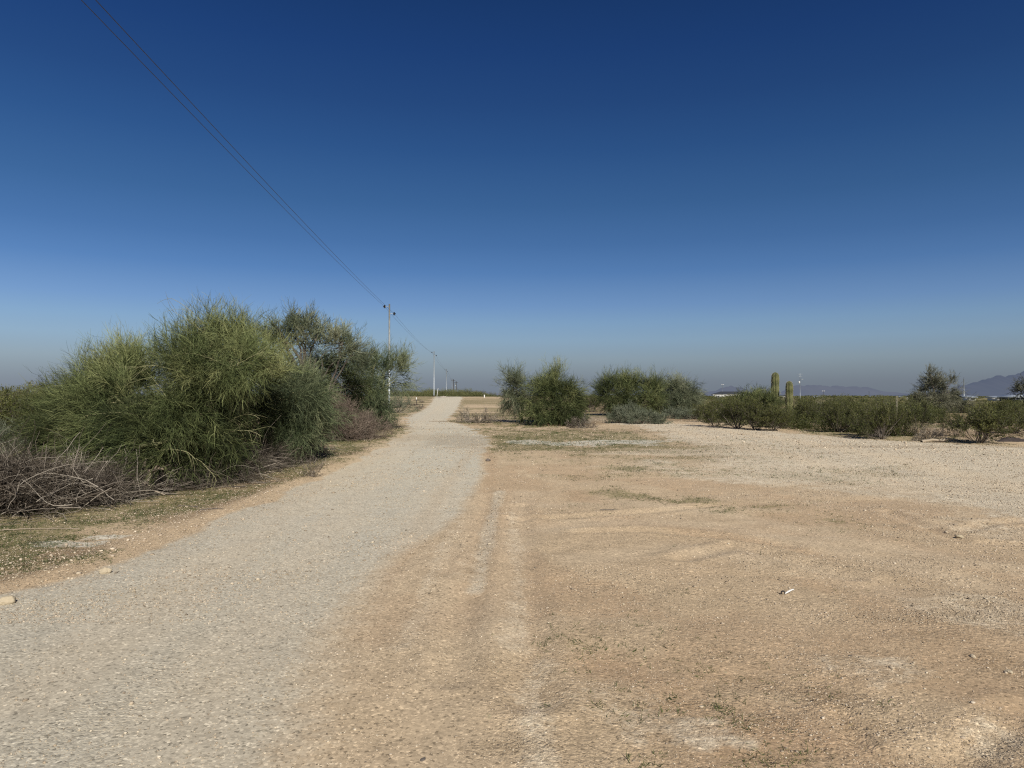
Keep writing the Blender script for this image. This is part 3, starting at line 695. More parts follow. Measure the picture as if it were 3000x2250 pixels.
# right of the road
shrub_tree('palo_verde_tree', 'small weeping palo verde at the left end of the roadside group', 'tree', (at(1528, 43), 43), [
    (1510, 1135, 43, 34, 28, 1.1, 60, UP, (-.1, 0, .6)),
    (1500, 1165, 43, 32, 34, 1.1, 60, DR, (-.4, -.2, .1)),
    (1540, 1160, 42.5, 30, 32, 1.0, 45, DR, (.1, -.3, .1))], 31, M['twig_haze'], M['greybark'], dens=1.4, core=.3, grow_=1.08, w=.0052, L=(.5, 1.15), limb_r=.05)
shrub_tree('palo_verde_tree', 'dark dense palo verde with one upright spike above its crown', 'tree', (at(1610, 42), 42), [
    (1600, 1155, 42, 45, 36, 1.3, 130, (0, 0, .1), (0, 0, .6)),
    (1655, 1160, 42, 40, 34, 1.3, 110, (0, 0, -.1), (.4, 0, .4)),
    (1622, 1122, 42.5, 15, 34, .5, 34, (0, 0, .6), (0, 0, 1.)),
    (1600, 1200, 41, 58, 40, 1.3, 170, DR, (-.1, -.5, .1)),
    (1660, 1205, 41, 44, 36, 1.2, 100, DR, (.3, -.4, 0))], 32, M['twig'], M['bark'], dens=1.4, core=.3, grow_=1.08, w=.0052, L=(.5, 1.15), limb_r=.06)
shrub_tree('palo_verde_tree', 'broad hazy palo verde with upright twigs in the middle of the right hand group', 'tree', (at(1850, 58), 58), [
    (1790, 1150, 58, 40, 32, 1.6, 80, UP, (-.5, 0, .6)),
    (1850, 1143, 58, 48, 30, 1.6, 110, UP, (0, 0, .8)),
    (1905, 1148, 58, 35, 30, 1.5, 70, UP, (.3, 0, .7)),
    (1830, 1180, 57, 55, 42, 1.5, 170, (0, 0, -.2), (-.1, -.4, .1)),
    (1890, 1182, 57, 48, 40, 1.5, 130, (0, 0, -.2), (.1, -.4, .1))], 33, M['twig'], M['greybark'], dens=1.4, core=.3, grow_=1.05, w=.0065, L=(.7, 1.45), limb_r=.08)
shrub_tree('palo_verde_tree', 'rounded palo verde with hanging twigs at the right end of the group', 'tree', (at(1975, 60), 60), [
    (1965, 1150, 60, 45, 26, 1.6, 120, (0, 0, -.1), (0, 0, .6)),
    (2008, 1163, 60, 26, 32, 1.4, 80, DR, (.4, -.2, .1)),
    (1950, 1182, 59, 46, 38, 1.4, 120, DR, (0, -.5, .1)),
    (1995, 1190, 59, 30, 25, 1.2, 60, DR, (.2, -.4, 0))], 34, M['twig_haze'], M['greybark'], dens=1.4, core=.3, grow_=1.05, w=.0065, L=(.7, 1.45), limb_r=.08)
shrub_tree('palo_verde_bush', 'pale rounded palo verde bush behind the creosote, left of the saguaros', 'bush', (at(2205, 48), 48), [
    (2212, 1184, 48, 42, 24, 1.4, 90, (0, 0, .1), (0, 0, .5)), (2175, 1200, 47, 34, 18, 1.2, 60, (0, 0, 0), (-.3, 0, .3)), (2235, 1188, 47, 30, 22, 1.2, 50, (0, 0, .2), (.2, 0, .4))],
    35, M['twig'], M['greybark'], dens=1.5, grow_=1.4, w=.0065, L=(.5, .9), limb_r=.04)
shrub_tree('mesquite_tree', 'rounded grey green mesquite tree in front of the distant mountain', 'tree', (at(2745, 68), 68), [
    (2740, 1135, 68, 40, 28, 1.5, 110, (0, 0, .1), (0, 0, .5)), (2705, 1160, 68, 32, 26, 1.4, 70, (-.1, 0, -.3), (-.5, 0, 0)),
    (2780, 1158, 68, 32, 26, 1.4, 70, (.1, 0, -.3), (.5, 0, 0)), (2745, 1180, 67, 58, 26, 1.5, 120, DR, (0, -.4, 0)), (2810, 1190, 66, 36, 18, 1.2, 60, DR, (.3, -.3, 0)),
    (2728, 1108, 68, 14, 12, .5, 12, UP, (0, 0, .8)), (2788, 1122, 68, 10, 10, .5, 8, UP, (.4, 0, .8))],
    36, M['mesq'], M['greybark'], dens=1.1, grow_=1.05, w=.008, L=(.6, 1.1), limb_r=.08)
shrub_tree('mesquite_tree', 'grey green mesquite tree cut off by the right edge of the photo', 'tree', (at(3020, 60), 60), [
    (3010, 1150, 60, 40, 24, 1.3, 90, (0, 0, .1), (0, 0, .5)), (3020, 1185, 60, 44, 24, 1.3, 80, DR, (0, -.3, 0))],
    37, M['mesq'], M['greybark'], w=.010, L=(.6, 1.1), limb_r=.07)

# ------------------------------------------------------------------ twiggy shrubs and brushwood
def twig_shrub(name, label, base, w, d, h, n, seed, mat, tw=.004, L=(.4, .8), group=None, cat='shrub', bend=(0, 0, .1), loc=None, n1=9, n2=4):
    rg = np.random.default_rng(seed); g, gs = Geo(), Geo()
    a = rg.uniform(0, 6.28, n); r = rg.uniform(0, 1, n)**.6
    dirs = np.stack([np.cos(a)*r*w, np.sin(a)*r*d, h*(1.05-.75*r*r)], -1)
    st0 = np.stack([np.cos(a)*r*w*.18, np.sin(a)*r*d*.18, np.full(n, -.02)], -1)
    ln = np.linalg.norm(dirs, axis=1)
    S = grow(st0, dirs, ln*.72, 5, (0, 0, -.05), .4, rg)
    gs.tubes(S, np.linspace(1, .4, 5)[None]*tw*rg.uniform(1.6, 3., (n, 1)), 4, rg.uniform(.3, 1, n), rg)
    brooms(g, S[:, -1], nrm(S[:, -1]-S[:, -3]), rg.uniform(*L, n)*np.clip(ln, .3, 1.2), rg, tw, bend, n1, n2, .7)
    sel = rg.permutation(n)[:n//2]
    brooms(g, S[sel, 2], nrm(S[sel, 3]-S[sel, 1]+rg.normal(0, .5, (len(sel), 3))*.3), rg.uniform(*L, len(sel))*np.clip(ln[sel], .3, 1.2)*.8, rg, tw, bend, n1, n2, .7)
    root = empty(name, (base[0], base[1], gz(*base)), label, cat, group)
    link('stems', gs.mesh('stems', M['dry'] if mat in ('sage', 'purple') else M[mat], True), root)
    link('twigs', g.mesh('twigs', M[mat]), root)
    return root
twig_shrub('dry_shrub', 'purple brown leafless shrub at the foot of the thicket, the taller one', (at(968, 25.), 25.), 1.0, .75, 1.15, 240, 41, 'purple', .0038, (.45, .75))
twig_shrub('dry_shrub', 'low purple brown leafless shrub leaning right towards the road', (at(1048, 26.5), 26.5), 1.0, .8, .62, 190, 42, 'purple', .0038, (.5, .8))
twig_shrub('dry_shrub', 'tiny dead brown bush standing alone on the road verge', gp(915, 1398), .22, .2, .22, 24, 43, 'dry', .0022, (.6, 1.0), n1=5, n2=2)
twig_shrub('sagebrush', 'grey green sagebrush mound at the left edge of the photo', (at(15, 14.5), 14.5), .45, .4, .8, 90, 44, 'sage', .004, (.4, .7))
sg = 'grey green sagebrush mounds below the palo verdes on the right'
for i, (px, py, w_, h_, lb) in enumerate([(1815, 1240, .6, .5, 'grey green sagebrush mound, leftmost below the hazy palo verde'), (1842, 1240, .9, .8, 'largest grey green sagebrush mound below the hazy palo verde'),
        (1890, 1243, .8, .55, 'grey green sagebrush mound nearest the pale clearing'), (1925, 1243, .55, .45, 'small round sagebrush mound beside the clearing edge'),
        (1975, 1226, .9, .5, 'grey green sagebrush mound under the rounded palo verde'), (2030, 1228, .9, .5, 'grey green sagebrush mound left of the dark creosote'), (1650, 1243, .8, .5, 'green leafy low mound at the foot of the dark palo verde'), (1690, 1240, .6, .5, 'small green mound by the sandy bank')]):
    twig_shrub('sagebrush', lb, gp(px, py), w_, w_*.8, h_, 80, 50+i, 'sage', .006, (.45, .8), sg)
twig_shrub('dry_shrub', 'low grey dead bush right of the dark palo verde', gp(1700, 1254), .6, .4, .35, 50, 60, 'dry', .005)
twig_shrub('dry_shrub', 'thin dry bush in front of the leggy creosote', gp(2720, 1292), .45, .3, .3, 40, 61, 'dry', .004)
twig_shrub('dry_shrub', 'dark sprawling branches lying in the weeds right of the track', gp(1400, 1238), 1.3, .7, .35, 60, 62, 'dry', .006)
twig_shrub('dry_shrub', 'thin grey bush at the foot of the first steel pole', (at(1165, 68), 68), 1.4, 1.0, 1.3, 60, 63, 'sage', .008)

def brush_pile(name, label, spine, seed, n=900, h=.9, wid=1.1, tw=.005, fine=5000):
    """tangled cut brushwood heaped along a line of (x, y, height, half width)"""
    rg = np.random.default_rng(seed); g, g2 = Geo(), Geo()
    sp = np.array(spine); c0 = sp[0, :2]; z0 = gz(*c0)
    def pos(n, k=1.):
        t = rg.uniform(0, len(sp)-1, n); i = np.minimum(t.astype(int), len(sp)-2); f = (t-i)[:, None]
        c = sp[i]*(1-f)+sp[i+1]*f
        T = nrm(sp[i+1, :2]-sp[i, :2]); N_ = np.stack([-T[:, 1], T[:, 0]], -1)
        o = np.clip(rg.normal(0, .5, n), -1.15, 1.15)
        xy = c[:, :2]+N_*(o*c[:, 3])[:, None]
        hh = c[:, 2]*np.sqrt(np.clip(1-(o/1.2)**2, 0, 1))*(.75+.5*fbm(xy[:, 0]*1.6, xy[:, 1]*1.6, 3, seed))
        z = surf(xy[:, 0], xy[:, 1])+hh*rg.uniform(.05, 1, n)**.7*k
        return np.stack([xy[:, 0], xy[:, 1], z], -1)
    p = pos(n); d = rg.normal(size=(n, 3)); d[:, 2] *= .35; d[:, 2] += .1; d = nrm(d)
    Ls = rg.uniform(.5, 1.4, n)
    P = grow(p-d*Ls[:, None]*.4, d, Ls, 8, rg.normal(0, .8, (n, 3))*[1, 1, .6]+[0, 0, -.45], .5, rg)
    gzv = surf(P[..., 0].ravel(), P[..., 1].ravel()).reshape(P.shape[:2])+.012; P[..., 2] = np.maximum(P[..., 2], gzv)
    O = np.array([c0[0], c0[1], z0])
    g.tubes(P-O, np.linspace(1, .35, 8)[None]*tw*np.exp(rg.normal(0, .45, (n, 1))), 4, np.clip(rg.beta(.9, 1.5, n)*1.15, 0, 1), rg)
    q = pos(fine, 1.08); d = rg.normal(size=(fine, 3)); d[:, 2] = d[:, 2]*.5+.25
    Pf = grow(q, d, rg.uniform(.2, .6, fine), 5, rg.normal(0, .8, (fine, 3))+[0, 0, -.1], .5, rg)
    gzv = surf(Pf[..., 0].ravel(), Pf[..., 1].ravel()).reshape(Pf.shape[:2])+.008; Pf[..., 2] = np.maximum(Pf[..., 2], gzv)
    g2.tubes(Pf-O, np.linspace(1, .4, 5)[None]*tw*.42*np.ones((fine, 1)), 2, np.clip(rg.beta(.9, 2.2, fine)*1.1, 0, 1), rg)
    root = empty(name, O, label, 'brushwood')
    link('branches', g.mesh('branches', M['dry'], True), root); link('twigs', g2.mesh('twigs', M['dry']), root)
def wp(px, py, D=None):
    if D is None: return gp(px, py)
    return (at(px, D), D)
brush_pile('brushwood_pile', 'large tangled heap of grey dead branches at the left edge in front of the bushes',
    [(*wp(-330, 0, 9.0), .78, 1.0), (*wp(-60, 0, 9.5), .74, 1.0), (*wp(100, 0, 10.2), .58, .9), (*wp(230, 0, 10.9), .36, .75), (*wp(330, 0, 11.5), .22, .5), (*wp(420, 0, 11.9), .14, .35)], 71, 2100, tw=.0055, fine=16000)
brush_pile('brushwood_pile', 'low strip of dead twigs under the largest palo verde bush',
    [(*wp(400, 0, 12.0), .2, .5), (*wp(520, 0, 12.4), .18, .45), (*wp(640, 0, 13.0), .2, .5), (*wp(730, 0, 13.9), .35, .6)], 72, 500, tw=.004, fine=4500)
brush_pile('brushwood_pile', 'heap of dead twigs in the dark hollow between the palo verde bushes',
    [(*wp(715, 0, 14.9), .42, .5), (*wp(790, 0, 16.2), .45, .6), (*wp(870, 0, 18.2), .32, .5), (*wp(915, 0, 20.), .16, .4)], 73, 700, tw=.0045, fine=7000)
def branch_thing(name, label, base, paths, mat, cat='branch'):
    """one dead branch lying on the ground; paths: (points, r0, r1)"""
    g = Geo(); O = np.array([base[0], base[1], gz(*base)]); rg = np.random.default_rng(len(label))
    for pts, r0, r1 in paths:
        P = np.array(pts, float); k = len(P)
        tt = np.linspace(0, k-1, 14); PP = np.stack([np.interp(tt, np.arange(k), P[:, j]) for j in range(3)], -1)
        PP[1:-1] += rg.normal(0, r0*.35, (12, 3))
        g.tubes(PP[None], np.linspace(r0, r1, 14)[None], 7, np.array([rg.uniform(.4, .8)]), rg)
    return tag(link(name, g.mesh(name, mat, True), None, O), label, cat)
b0 = gp(412, 1452)
branch_thing('dead_stump', 'bleached splintered branch stump sticking out of the brushwood', b0, [
    ([(-.05, .3, .25), (.05, .2, .33), (.22, .12, .45)], .045, .03), ([(.02, .2, .33), (-.05, .2, .5), (-.02, .2, .60)], .03, .008), ([(.05, .2, .3), (.0, .1, .15), (.1, .05, .0)], .03, .018),
    ([(.02, .12, .2), (.25, .0, .06), (.42, -.05, .02)], .014, .007), ([(.0, .2, .32), (-.2, .15, .2), (-.35, .1, .1)], .025, .012), ([(.15, .15, .42), (.3, .15, .42)], .02, .01)], M['deadwood'], 'stump')
for px, py, L_, a_, lb in [(560, 1486, .5, -.4, 'thin curved dead stick on bare soil between the brushwood and the weeds'), (120, 1556, .9, .1, 'long pale stick at the foot of the grey brushwood, leftmost'), (770, 1415, .25, .5, 'short dark stick on the weedy verge below the dark hollow'),
                       (1370, 1576, .16, .55, 'thin dark bent stick on the tan wheel track in the middle of the road'), (1790, 1496, .3, -.1, 'brown stick lying on the clearing'), (620, 1500, .3, .3, 'small forked dead stick on the soil beside the weeds'), (2770, 1296, 2.2, .35, 'pale fallen log beside the creosote bush at the right')]:
    b0 = gp(px, py); r_ = .007 if L_ < 1 else .05
    if L_ < .2: r_ = .0035
    c_, s_ = math.cos(a_), math.sin(a_)
    branch_thing('stick' if L_ < 1 else 'fallen_log', lb, b0, [([(-c_*L_/2, -s_*L_/2, r_), (-c_*L_/6, -s_*L_/6+L_*.05, r_*1.6), (c_*L_/5, s_*L_/5+L_*.03, r_*1.6), (c_*L_/2, s_*L_/2, r_)], r_, r_*.6)]+([([(0, L_*.04, r_), (c_*L_*.2, L_*.25, r_*2)], r_*.6, r_*.3)] if L_ > .2 else []),
                 M['deadwood'] if L_ > .8 else M['greybark'], 'stick' if L_ < 1 else 'log')

# ------------------------------------------------------------------ creosote bushes: prototypes, then copies
def creosote(seed, leggy=.0, n=26, leaf=.028, nl=17, mat='creo'):
    """unit bush about 1 m half width, 1.5 m tall"""
    rg = np.random.default_rng(seed); gs, gl = Geo(), Geo()
    a = rg.uniform(0, 6.28, n); lean = rg.uniform(.1, 1, n)**.7*.95
    d = np.stack([np.cos(a)*np.sin(lean), np.sin(a)*np.sin(lean), np.cos(lean)], -1)
    st = np.stack([np.cos(a)*.08, np.sin(a)*.08, np.full(n, -.03)], -1)
    S = grow(st, d, rg.uniform(1.0, 1.5, n)*(1-.12*lean), 7, (0, 0, .25), .45, rg)
    gs.tubes(S, np.linspace(1, .35, 7)[None]*.014*rg.uniform(.6, 1.2, (n, 1)), 5, rg.uniform(.2, 1, n), rg)
    p, q = sprout(S, 7, .35+leggy*.3, 1., .6, rg)
    B = grow(p, q, rg.uniform(.3, .6, len(p)), 5, (0, 0, .35), .4, rg)
    gs.tubes(B, np.linspace(1, .5, 5)[None]*.005*np.ones((len(p), 1)), 3, rg.uniform(.1, .8, len(p)), rg)
    p2, q2 = sprout(B, 6, .2, 1., .6, rg)
    Tt = grow(p2, q2, rg.uniform(.12, .28, len(p2)), 4, (0, 0, .3), .4, rg)
    gs.tubes(Tt, np.linspace(1, .6, 4)[None]*.003*np.ones((len(p2), 1)), 2, rg.uniform(.1, .7, len(p2)), rg)
    c, cd = sprout(Tt, nl, .1, 1.05, .9, rg)
    c = c+rg.normal(0, .018, c.shape)
    u = nrm(cd+rg.normal(0, .5, c.shape))*leaf*rg.uniform(.5, 1.1, (len(c), 1))
    w = nrm(np.cross(u, rg.normal(size=c.shape)))*leaf*.45*rg.uniform(.6, 1.2, (len(c), 1))
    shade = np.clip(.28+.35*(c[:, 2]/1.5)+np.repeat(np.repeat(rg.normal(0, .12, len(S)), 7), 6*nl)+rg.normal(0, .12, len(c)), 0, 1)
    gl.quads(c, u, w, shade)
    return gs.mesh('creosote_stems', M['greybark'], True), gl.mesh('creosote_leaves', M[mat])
CRE = [creosote(101), creosote(102, .2), creosote(103, .5, 18), creosote(104), creosote(105, .1, 32)]
def bush(px, D, halfw, h, v, label, rot=None, group='creosote bushes', base=None):
    x, y = base or (at(px, D), D)
    root = empty('creosote_bush', (x, y, gz(x, y)), label, 'bush', group)
    root.scale = (halfw/.95, halfw/.95, h/1.5); root.rotation_euler = (0, 0, rot if rot is not None else (px*1.7) % 6.28)
    link('stems', CRE[v][0], root); link('foliage', CRE[v][1], root)
    return root
near_b = [  # px, py of foot, half width px, top py, variant, label
    (2095, 1250, 50, 1180, 0, 'dark green creosote bush at the left end of the row by the pale clearing'),
    (2160, 1256, 55, 1170, 1, 'dark green creosote bush in the row, left of centre below the pale palo verde'),
    (2215, 1260, 50, 1178, 3, 'dense creosote bush in the row directly left of the saguaros'),
    (2262, 1262, 48, 1188, 4, 'creosote bush in front of the taller saguaro'),
    (2300, 1255, 30, 1200, 0, 'small creosote bush in front of the shorter saguaro'),
    (2365, 1252, 48, 1178, 1, 'creosote bush with bare grey stems right of the saguaros above a rusty soil patch'),
    (2455, 1266, 48, 1190, 3, 'creosote bush beside the left fence post'),
    (2520, 1262, 50, 1178, 4, 'creosote bush midway between the two fence posts'),
    (2585, 1288, 62, 1182, 0, 'large creosote bush left of the right fence post'),
    (2565, 1280, 60, 1192, 1, 'creosote bush touching the left side of the large one by the right fence post'),
    (2690, 1278, 44, 1180, 2, 'leggy creosote bush with bare stems right of the right fence post'),
    (2650, 1268, 30, 1200, 2, 'small thin creosote bush just behind the right fence post'),
    (2868, 1298, 86, 1188, 4, 'large isolated creosote bush near the right edge with pale bare stems at its foot'),
    (2800, 1278, 34, 1222, 2, 'low brownish creosote bush left of the large isolated one'),
    (2975, 1270, 46, 1200, 3, 'creosote bush at the right edge behind a dark heap'),
    (2750, 1238, 30, 1208, 2, 'sparse little bush on open sand below the mesquite'),
    (2930, 1240, 60, 1180, 1, 'wide creosote bush behind the large isolated one'),
    (2440, 1240, 40, 1172, 0, 'creosote bush behind the left fence post'),
    (1735, 1207, 34, 1150, 0, 'olive creosote bush between the dark palo verde and the hazy one'),
    (1705, 1206, 26, 1160, 3, 'small olive creosote bush touching the dark palo verde'),
    (2070, 1236, 30, 1196, 2, 'dull green bush with a bare leaning stem beside the rounded palo verde'),
]
for px, py, hw, top, v, lb in near_b:
    x, y = gp(px, py); h = zt(top-(8 if px > 2080 else 0), y)-gz(x, y)
    bush(px, y, hw*y/F, h, v, lb, base=(x, y))
bush(40, 19, .9, 1.75, 1, 'dark green creosote bush at the left edge behind the sagebrush')
bush(-60, 17, 1.0, 1.8, 0, 'dark green creosote bush cut off by the left edge of the photo')
bush(130, 24, 1.2, 1.9, 4, 'creosote bush behind the low palo verde at the left')

# far bushes: one mesh each, no parts needed at that size
def far_proto(seed, kind):
    rg = np.random.default_rng(seed); g = Geo()
    nb = 55 if kind == 'bush' else 80
    th = rg.uniform(0, 6.28, nb); u = nrm(rg.normal(size=(nb, 3))); u[:, 2] = np.abs(u[:, 2])
    if kind == 'bush': c = u*np.array([.9, .9, .95])*rg.uniform(.35, 1, (nb, 1))+[0, 0, .08]
    else: c = u*np.array([.95, .95, .75])*rg.uniform(.3, 1, (nb, 1))+[0, 0, .28]; 
    lobe = rg.normal(0, .18, (nb, 3)); c = c+lobe*[1, 1, .5]
    nl = 34; cc = np.repeat(c, nl, 0)+rg.normal(0, .10, (nb*nl, 3)); cc[:, 2] = np.abs(cc[:, 2])
    sz = .040
    a = nrm(rg.normal(size=cc.shape)+[0, 0, .6])*sz*rg.uniform(.5, 1.5, (len(cc), 1)); w = nrm(np.cross(a, rg.normal(size=cc.shape)))*sz*.45
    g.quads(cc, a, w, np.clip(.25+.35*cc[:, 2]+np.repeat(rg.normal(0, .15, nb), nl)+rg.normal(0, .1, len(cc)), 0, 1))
    k = 10; S = grow(np.zeros((k, 3)), nrm(rg.normal(size=(k, 3))*[1, 1, .2]+[0, 0, 1]), rg.uniform(.5, .9, k), 5, (0, 0, .1), .5, rg)
    g.tubes(S, np.linspace(1, .4, 5)[None]*.022*np.ones((k, 1)), 4, np.full(k, .6), rg)
    return g
FAR = [far_proto(200+i, 'bush').mesh('scrub_bush', M[['creo_far', 'creo', 'mesq', 'creo_far', 'creo'][i]]) for i in range(5)]
FART = [far_proto(220+i, 'tree').mesh('desert_tree', M['creo_far']) for i in range(5)]
FARD = [far_proto(240+i, 'bush').mesh('dry_scrub', M['dry']) for i in range(2)]
def farthing(name, mesh, x, y, hw, h, label, cat, group, rot):
    o = link(name, mesh, None, (x, y, gz(x, y)-.03)); o.scale = (hw, hw, h); o.rotation_euler = (0, 0, rot); tag(o, label, cat, group); return o
rg = np.random.default_rng(77)
cnt = 0
LOTW = LOT
# scrub on the open desert right of the clearing
tries = 0; placed = []
while cnt < 290 and tries < 9000:
    tries += 1
    D = 38*math.exp(rg.uniform(0, 1)**.85*math.log(420/38)); px = rg.uniform(2030, 3080)
    x, y = at(px, D), D
    if px < 2420 and D < 50: continue
    if float(sdf(np.array([x]), np.array([y]), LOT)[0]) > -3: continue
    if 2740 < px < 2850 and D < 62: continue
    if any((x-a)**2+(y-b_)**2 < (1.3+D*.012)**2 for a, b_ in placed[-80:]): continue
    placed.append((x, y)); hw = rg.uniform(.7, 1.35); h = rg.uniform(.75, 1.45)
    kind = rg.uniform(); h = max(.5, min(h, CAMZ-(rg.uniform(-3, 14) if px < 2820 else rg.uniform(12, 18))/F*D-.05)) if D < 150 or 2800 < px else h
    if kind < .1 and D < 140: farthing('dry_scrub', FARD[cnt % 2], x, y, hw*.8, h*.6, 'low brown leafless scrub out on the desert flat at the right', 'shrub', 'brown scrub on the desert flat', rg.uniform(0, 6))
    elif kind < .80 or D < 90: farthing('scrub_bush', FAR[cnt % 5], x, y, hw, h, 'dark green scrub bush out on the desert flat right of the clearing', 'bush', 'scrub bushes on the desert flat', rg.uniform(0, 6))
    else: farthing('desert_tree', FART[cnt % 5], x, y, hw*1.7, h*(1.5 if not 2800 < px < 2995 else .9), 'small dark desert tree far off on the right hand flat', 'tree', 'small trees on the desert flat', rg.uniform(0, 6))
    cnt += 1
for i, px in enumerate(np.linspace(2075, 2660, 17)):
    py = np.interp(px, [2060, 2240, 2400, 2560, 2700], [1239, 1255, 1262, 1276, 1284])-rg.uniform(0, 6); x, y = gp(px+rg.uniform(-9, 9), py)
    farthing('scrub_bush', FAR[[1, 4][i % 2]], x, y, rg.uniform(.45, .75), rg.uniform(.6, 1.0), 'low leafy scrub filling the creosote row along the clearing', 'bush', 'low scrub in the creosote row', rg.uniform(0, 6))
for i in range(66):
    D = rg.uniform(37, 74); px = rg.uniform(2050, 3060); x, y = at(px, D), D
    if float(sdf(np.array([x]), np.array([y]), LOT)[0]) > -2.5 or 2720 < px < 2870 or abs(px-2271) < 20 or abs(px-2312) < 18: continue
    farthing('scrub_bush', FAR[[1, 4, 0, 1][i % 4]], x, y, rg.uniform(.9, 1.6), min(rg.uniform(.9, 1.35), 1.5), 'ragged green scrub bush close behind the creosote row', 'bush', 'scrub close behind the creosote row', rg.uniform(0, 6))
# left side beyond the thicket
for i in range(26):
    D = rg.uniform(30, 160); px = rg.uniform(-40, 230); farthing('scrub_bush', FAR[i % 5], at(px, D), D, rg.uniform(.8, 1.5), rg.uniform(.8, 1.5), 'dark scrub bush on the flat left of the palo verde thicket', 'bush', 'scrub beyond the left thicket', rg.uniform(0, 6))
for i, (px, D, hw, h) in enumerate([(105, 85, 2.2, 3.0), (60, 100, 1.8, 2.2), (135, 70, 2., 2.9), (5, 60, 1.6, 2.3), (30, 140, 2.5, 2.4)]):
    farthing('desert_tree', FART[i % 5], at(px, D), D, hw, h, ['darkest distant tree beside the twig tips of the left palo verde', 'low distant tree at the far left, second from the palo verde', 'distant tree partly hidden by the left palo verde', 'nearest tree cut by the left edge on the horizon', 'farthest tree on the left skyline'][i], 'tree', 'distant trees at the left', i)
# treeline behind the crest
tl = [(1175, 205, 3.6, 2.2), (1195, 215, 3, 2.6), (1218, 225, 3, 2.0), (1140, 180, 3.5, 2.4), (1160, 210, 3.5, 2.1)]
for i in range(58):
    px = 1205+i*4.3+rg.uniform(-3, 3) if i < 50 else rg.uniform(1205, 1470); D = rg.uniform(225, 330)
    top = 1160-rg.choice([10, 14, 17, 19, 12])*1.; h = zt(top, D)-hz(at(px, D), D)
    tl.append((px, D, rg.uniform(1.6, 3.6), max(1.6, h*rg.uniform(.8, 1.12))))
for px, top, D, hw in [(1196, 1141, 230, 1.5), (1252, 1140, 240, 2.0), (1374, 1136, 235, 2.0), (1352, 1142, 240, 1.8), (1240, 1146, 220, 2.0), (1395, 1146, 250, 2.2), (1325, 1147, 260, 2.2), (1218, 1146, 225, 2.4)]:
    tl.append((px, D, hw, zt(top, D)-hz(at(px, D), D)))
for i, (px, D, hw, h) in enumerate(tl):
    farthing('desert_tree', FART[i % 5], at(px, D), D, hw, h*.98, 'dark green tree in the line beyond the crest of the track', 'tree', 'trees beyond the crest', rg.uniform(0, 6))
for i in range(26):
    px = rg.uniform(1130, 1262); py = rg.uniform(1167, 1200); x, y = gp(px, py)
    if px > 1235 and py > 1180: continue
    farthing('dry_scrub', FARD[i % 2], x, y, rg.uniform(.4, 1.0), rg.uniform(.2, .5), 'low brown scrub on the slope left of the track', 'shrub', 'brown scrub left of the track', rg.uniform(0, 6))
# band of trees between and behind the right-hand groups
for i in range(44):
    px = rg.uniform(1480, 2300); D = rg.uniform(90, 330); h = rg.uniform(1.1, 2.0)
    farthing('scrub_bush', FAR[i % 5], at(px, D), D, rg.uniform(1., 2.2), h, 'dull green bush seen far behind the roadside palo verdes', 'bush', 'bushes behind the palo verdes', rg.uniform(0, 6))
# very far scrub merging to one mass
def far_mass():
    rg = np.random.default_rng(301); g = Geo(); n = 5200
    D = rg.uniform(380, 2600, n); px = rg.uniform(-300, 3300, n); x = at(px, D); z = hbase(x, D)
    k = 26; hh = rg.uniform(.9, 2.4, n)*np.where(px > 2790, .6, 1.)
    c = np.repeat(np.stack([x, D, z], -1), k, 0)
    off = nrm(rg.normal(size=(n*k, 3)))*np.array([2.0, 2.0, .9]); off[:, 2] = np.abs(off[:, 2])*np.repeat(hh, k)
    c = c+off; a = nrm(rg.normal(size=c.shape))*.5; w = nrm(np.cross(a, rg.normal(size=c.shape)))*.4
    g.quads(c, a, w, np.clip(rg.normal(.45, .2, n*k), 0, 1))
    tag(link('far_scrub', g.mesh('far_scrub', M['creo_far'])), 'distant desert scrub merging along the horizon', 'scrub', None, 'stuff')
far_mass()

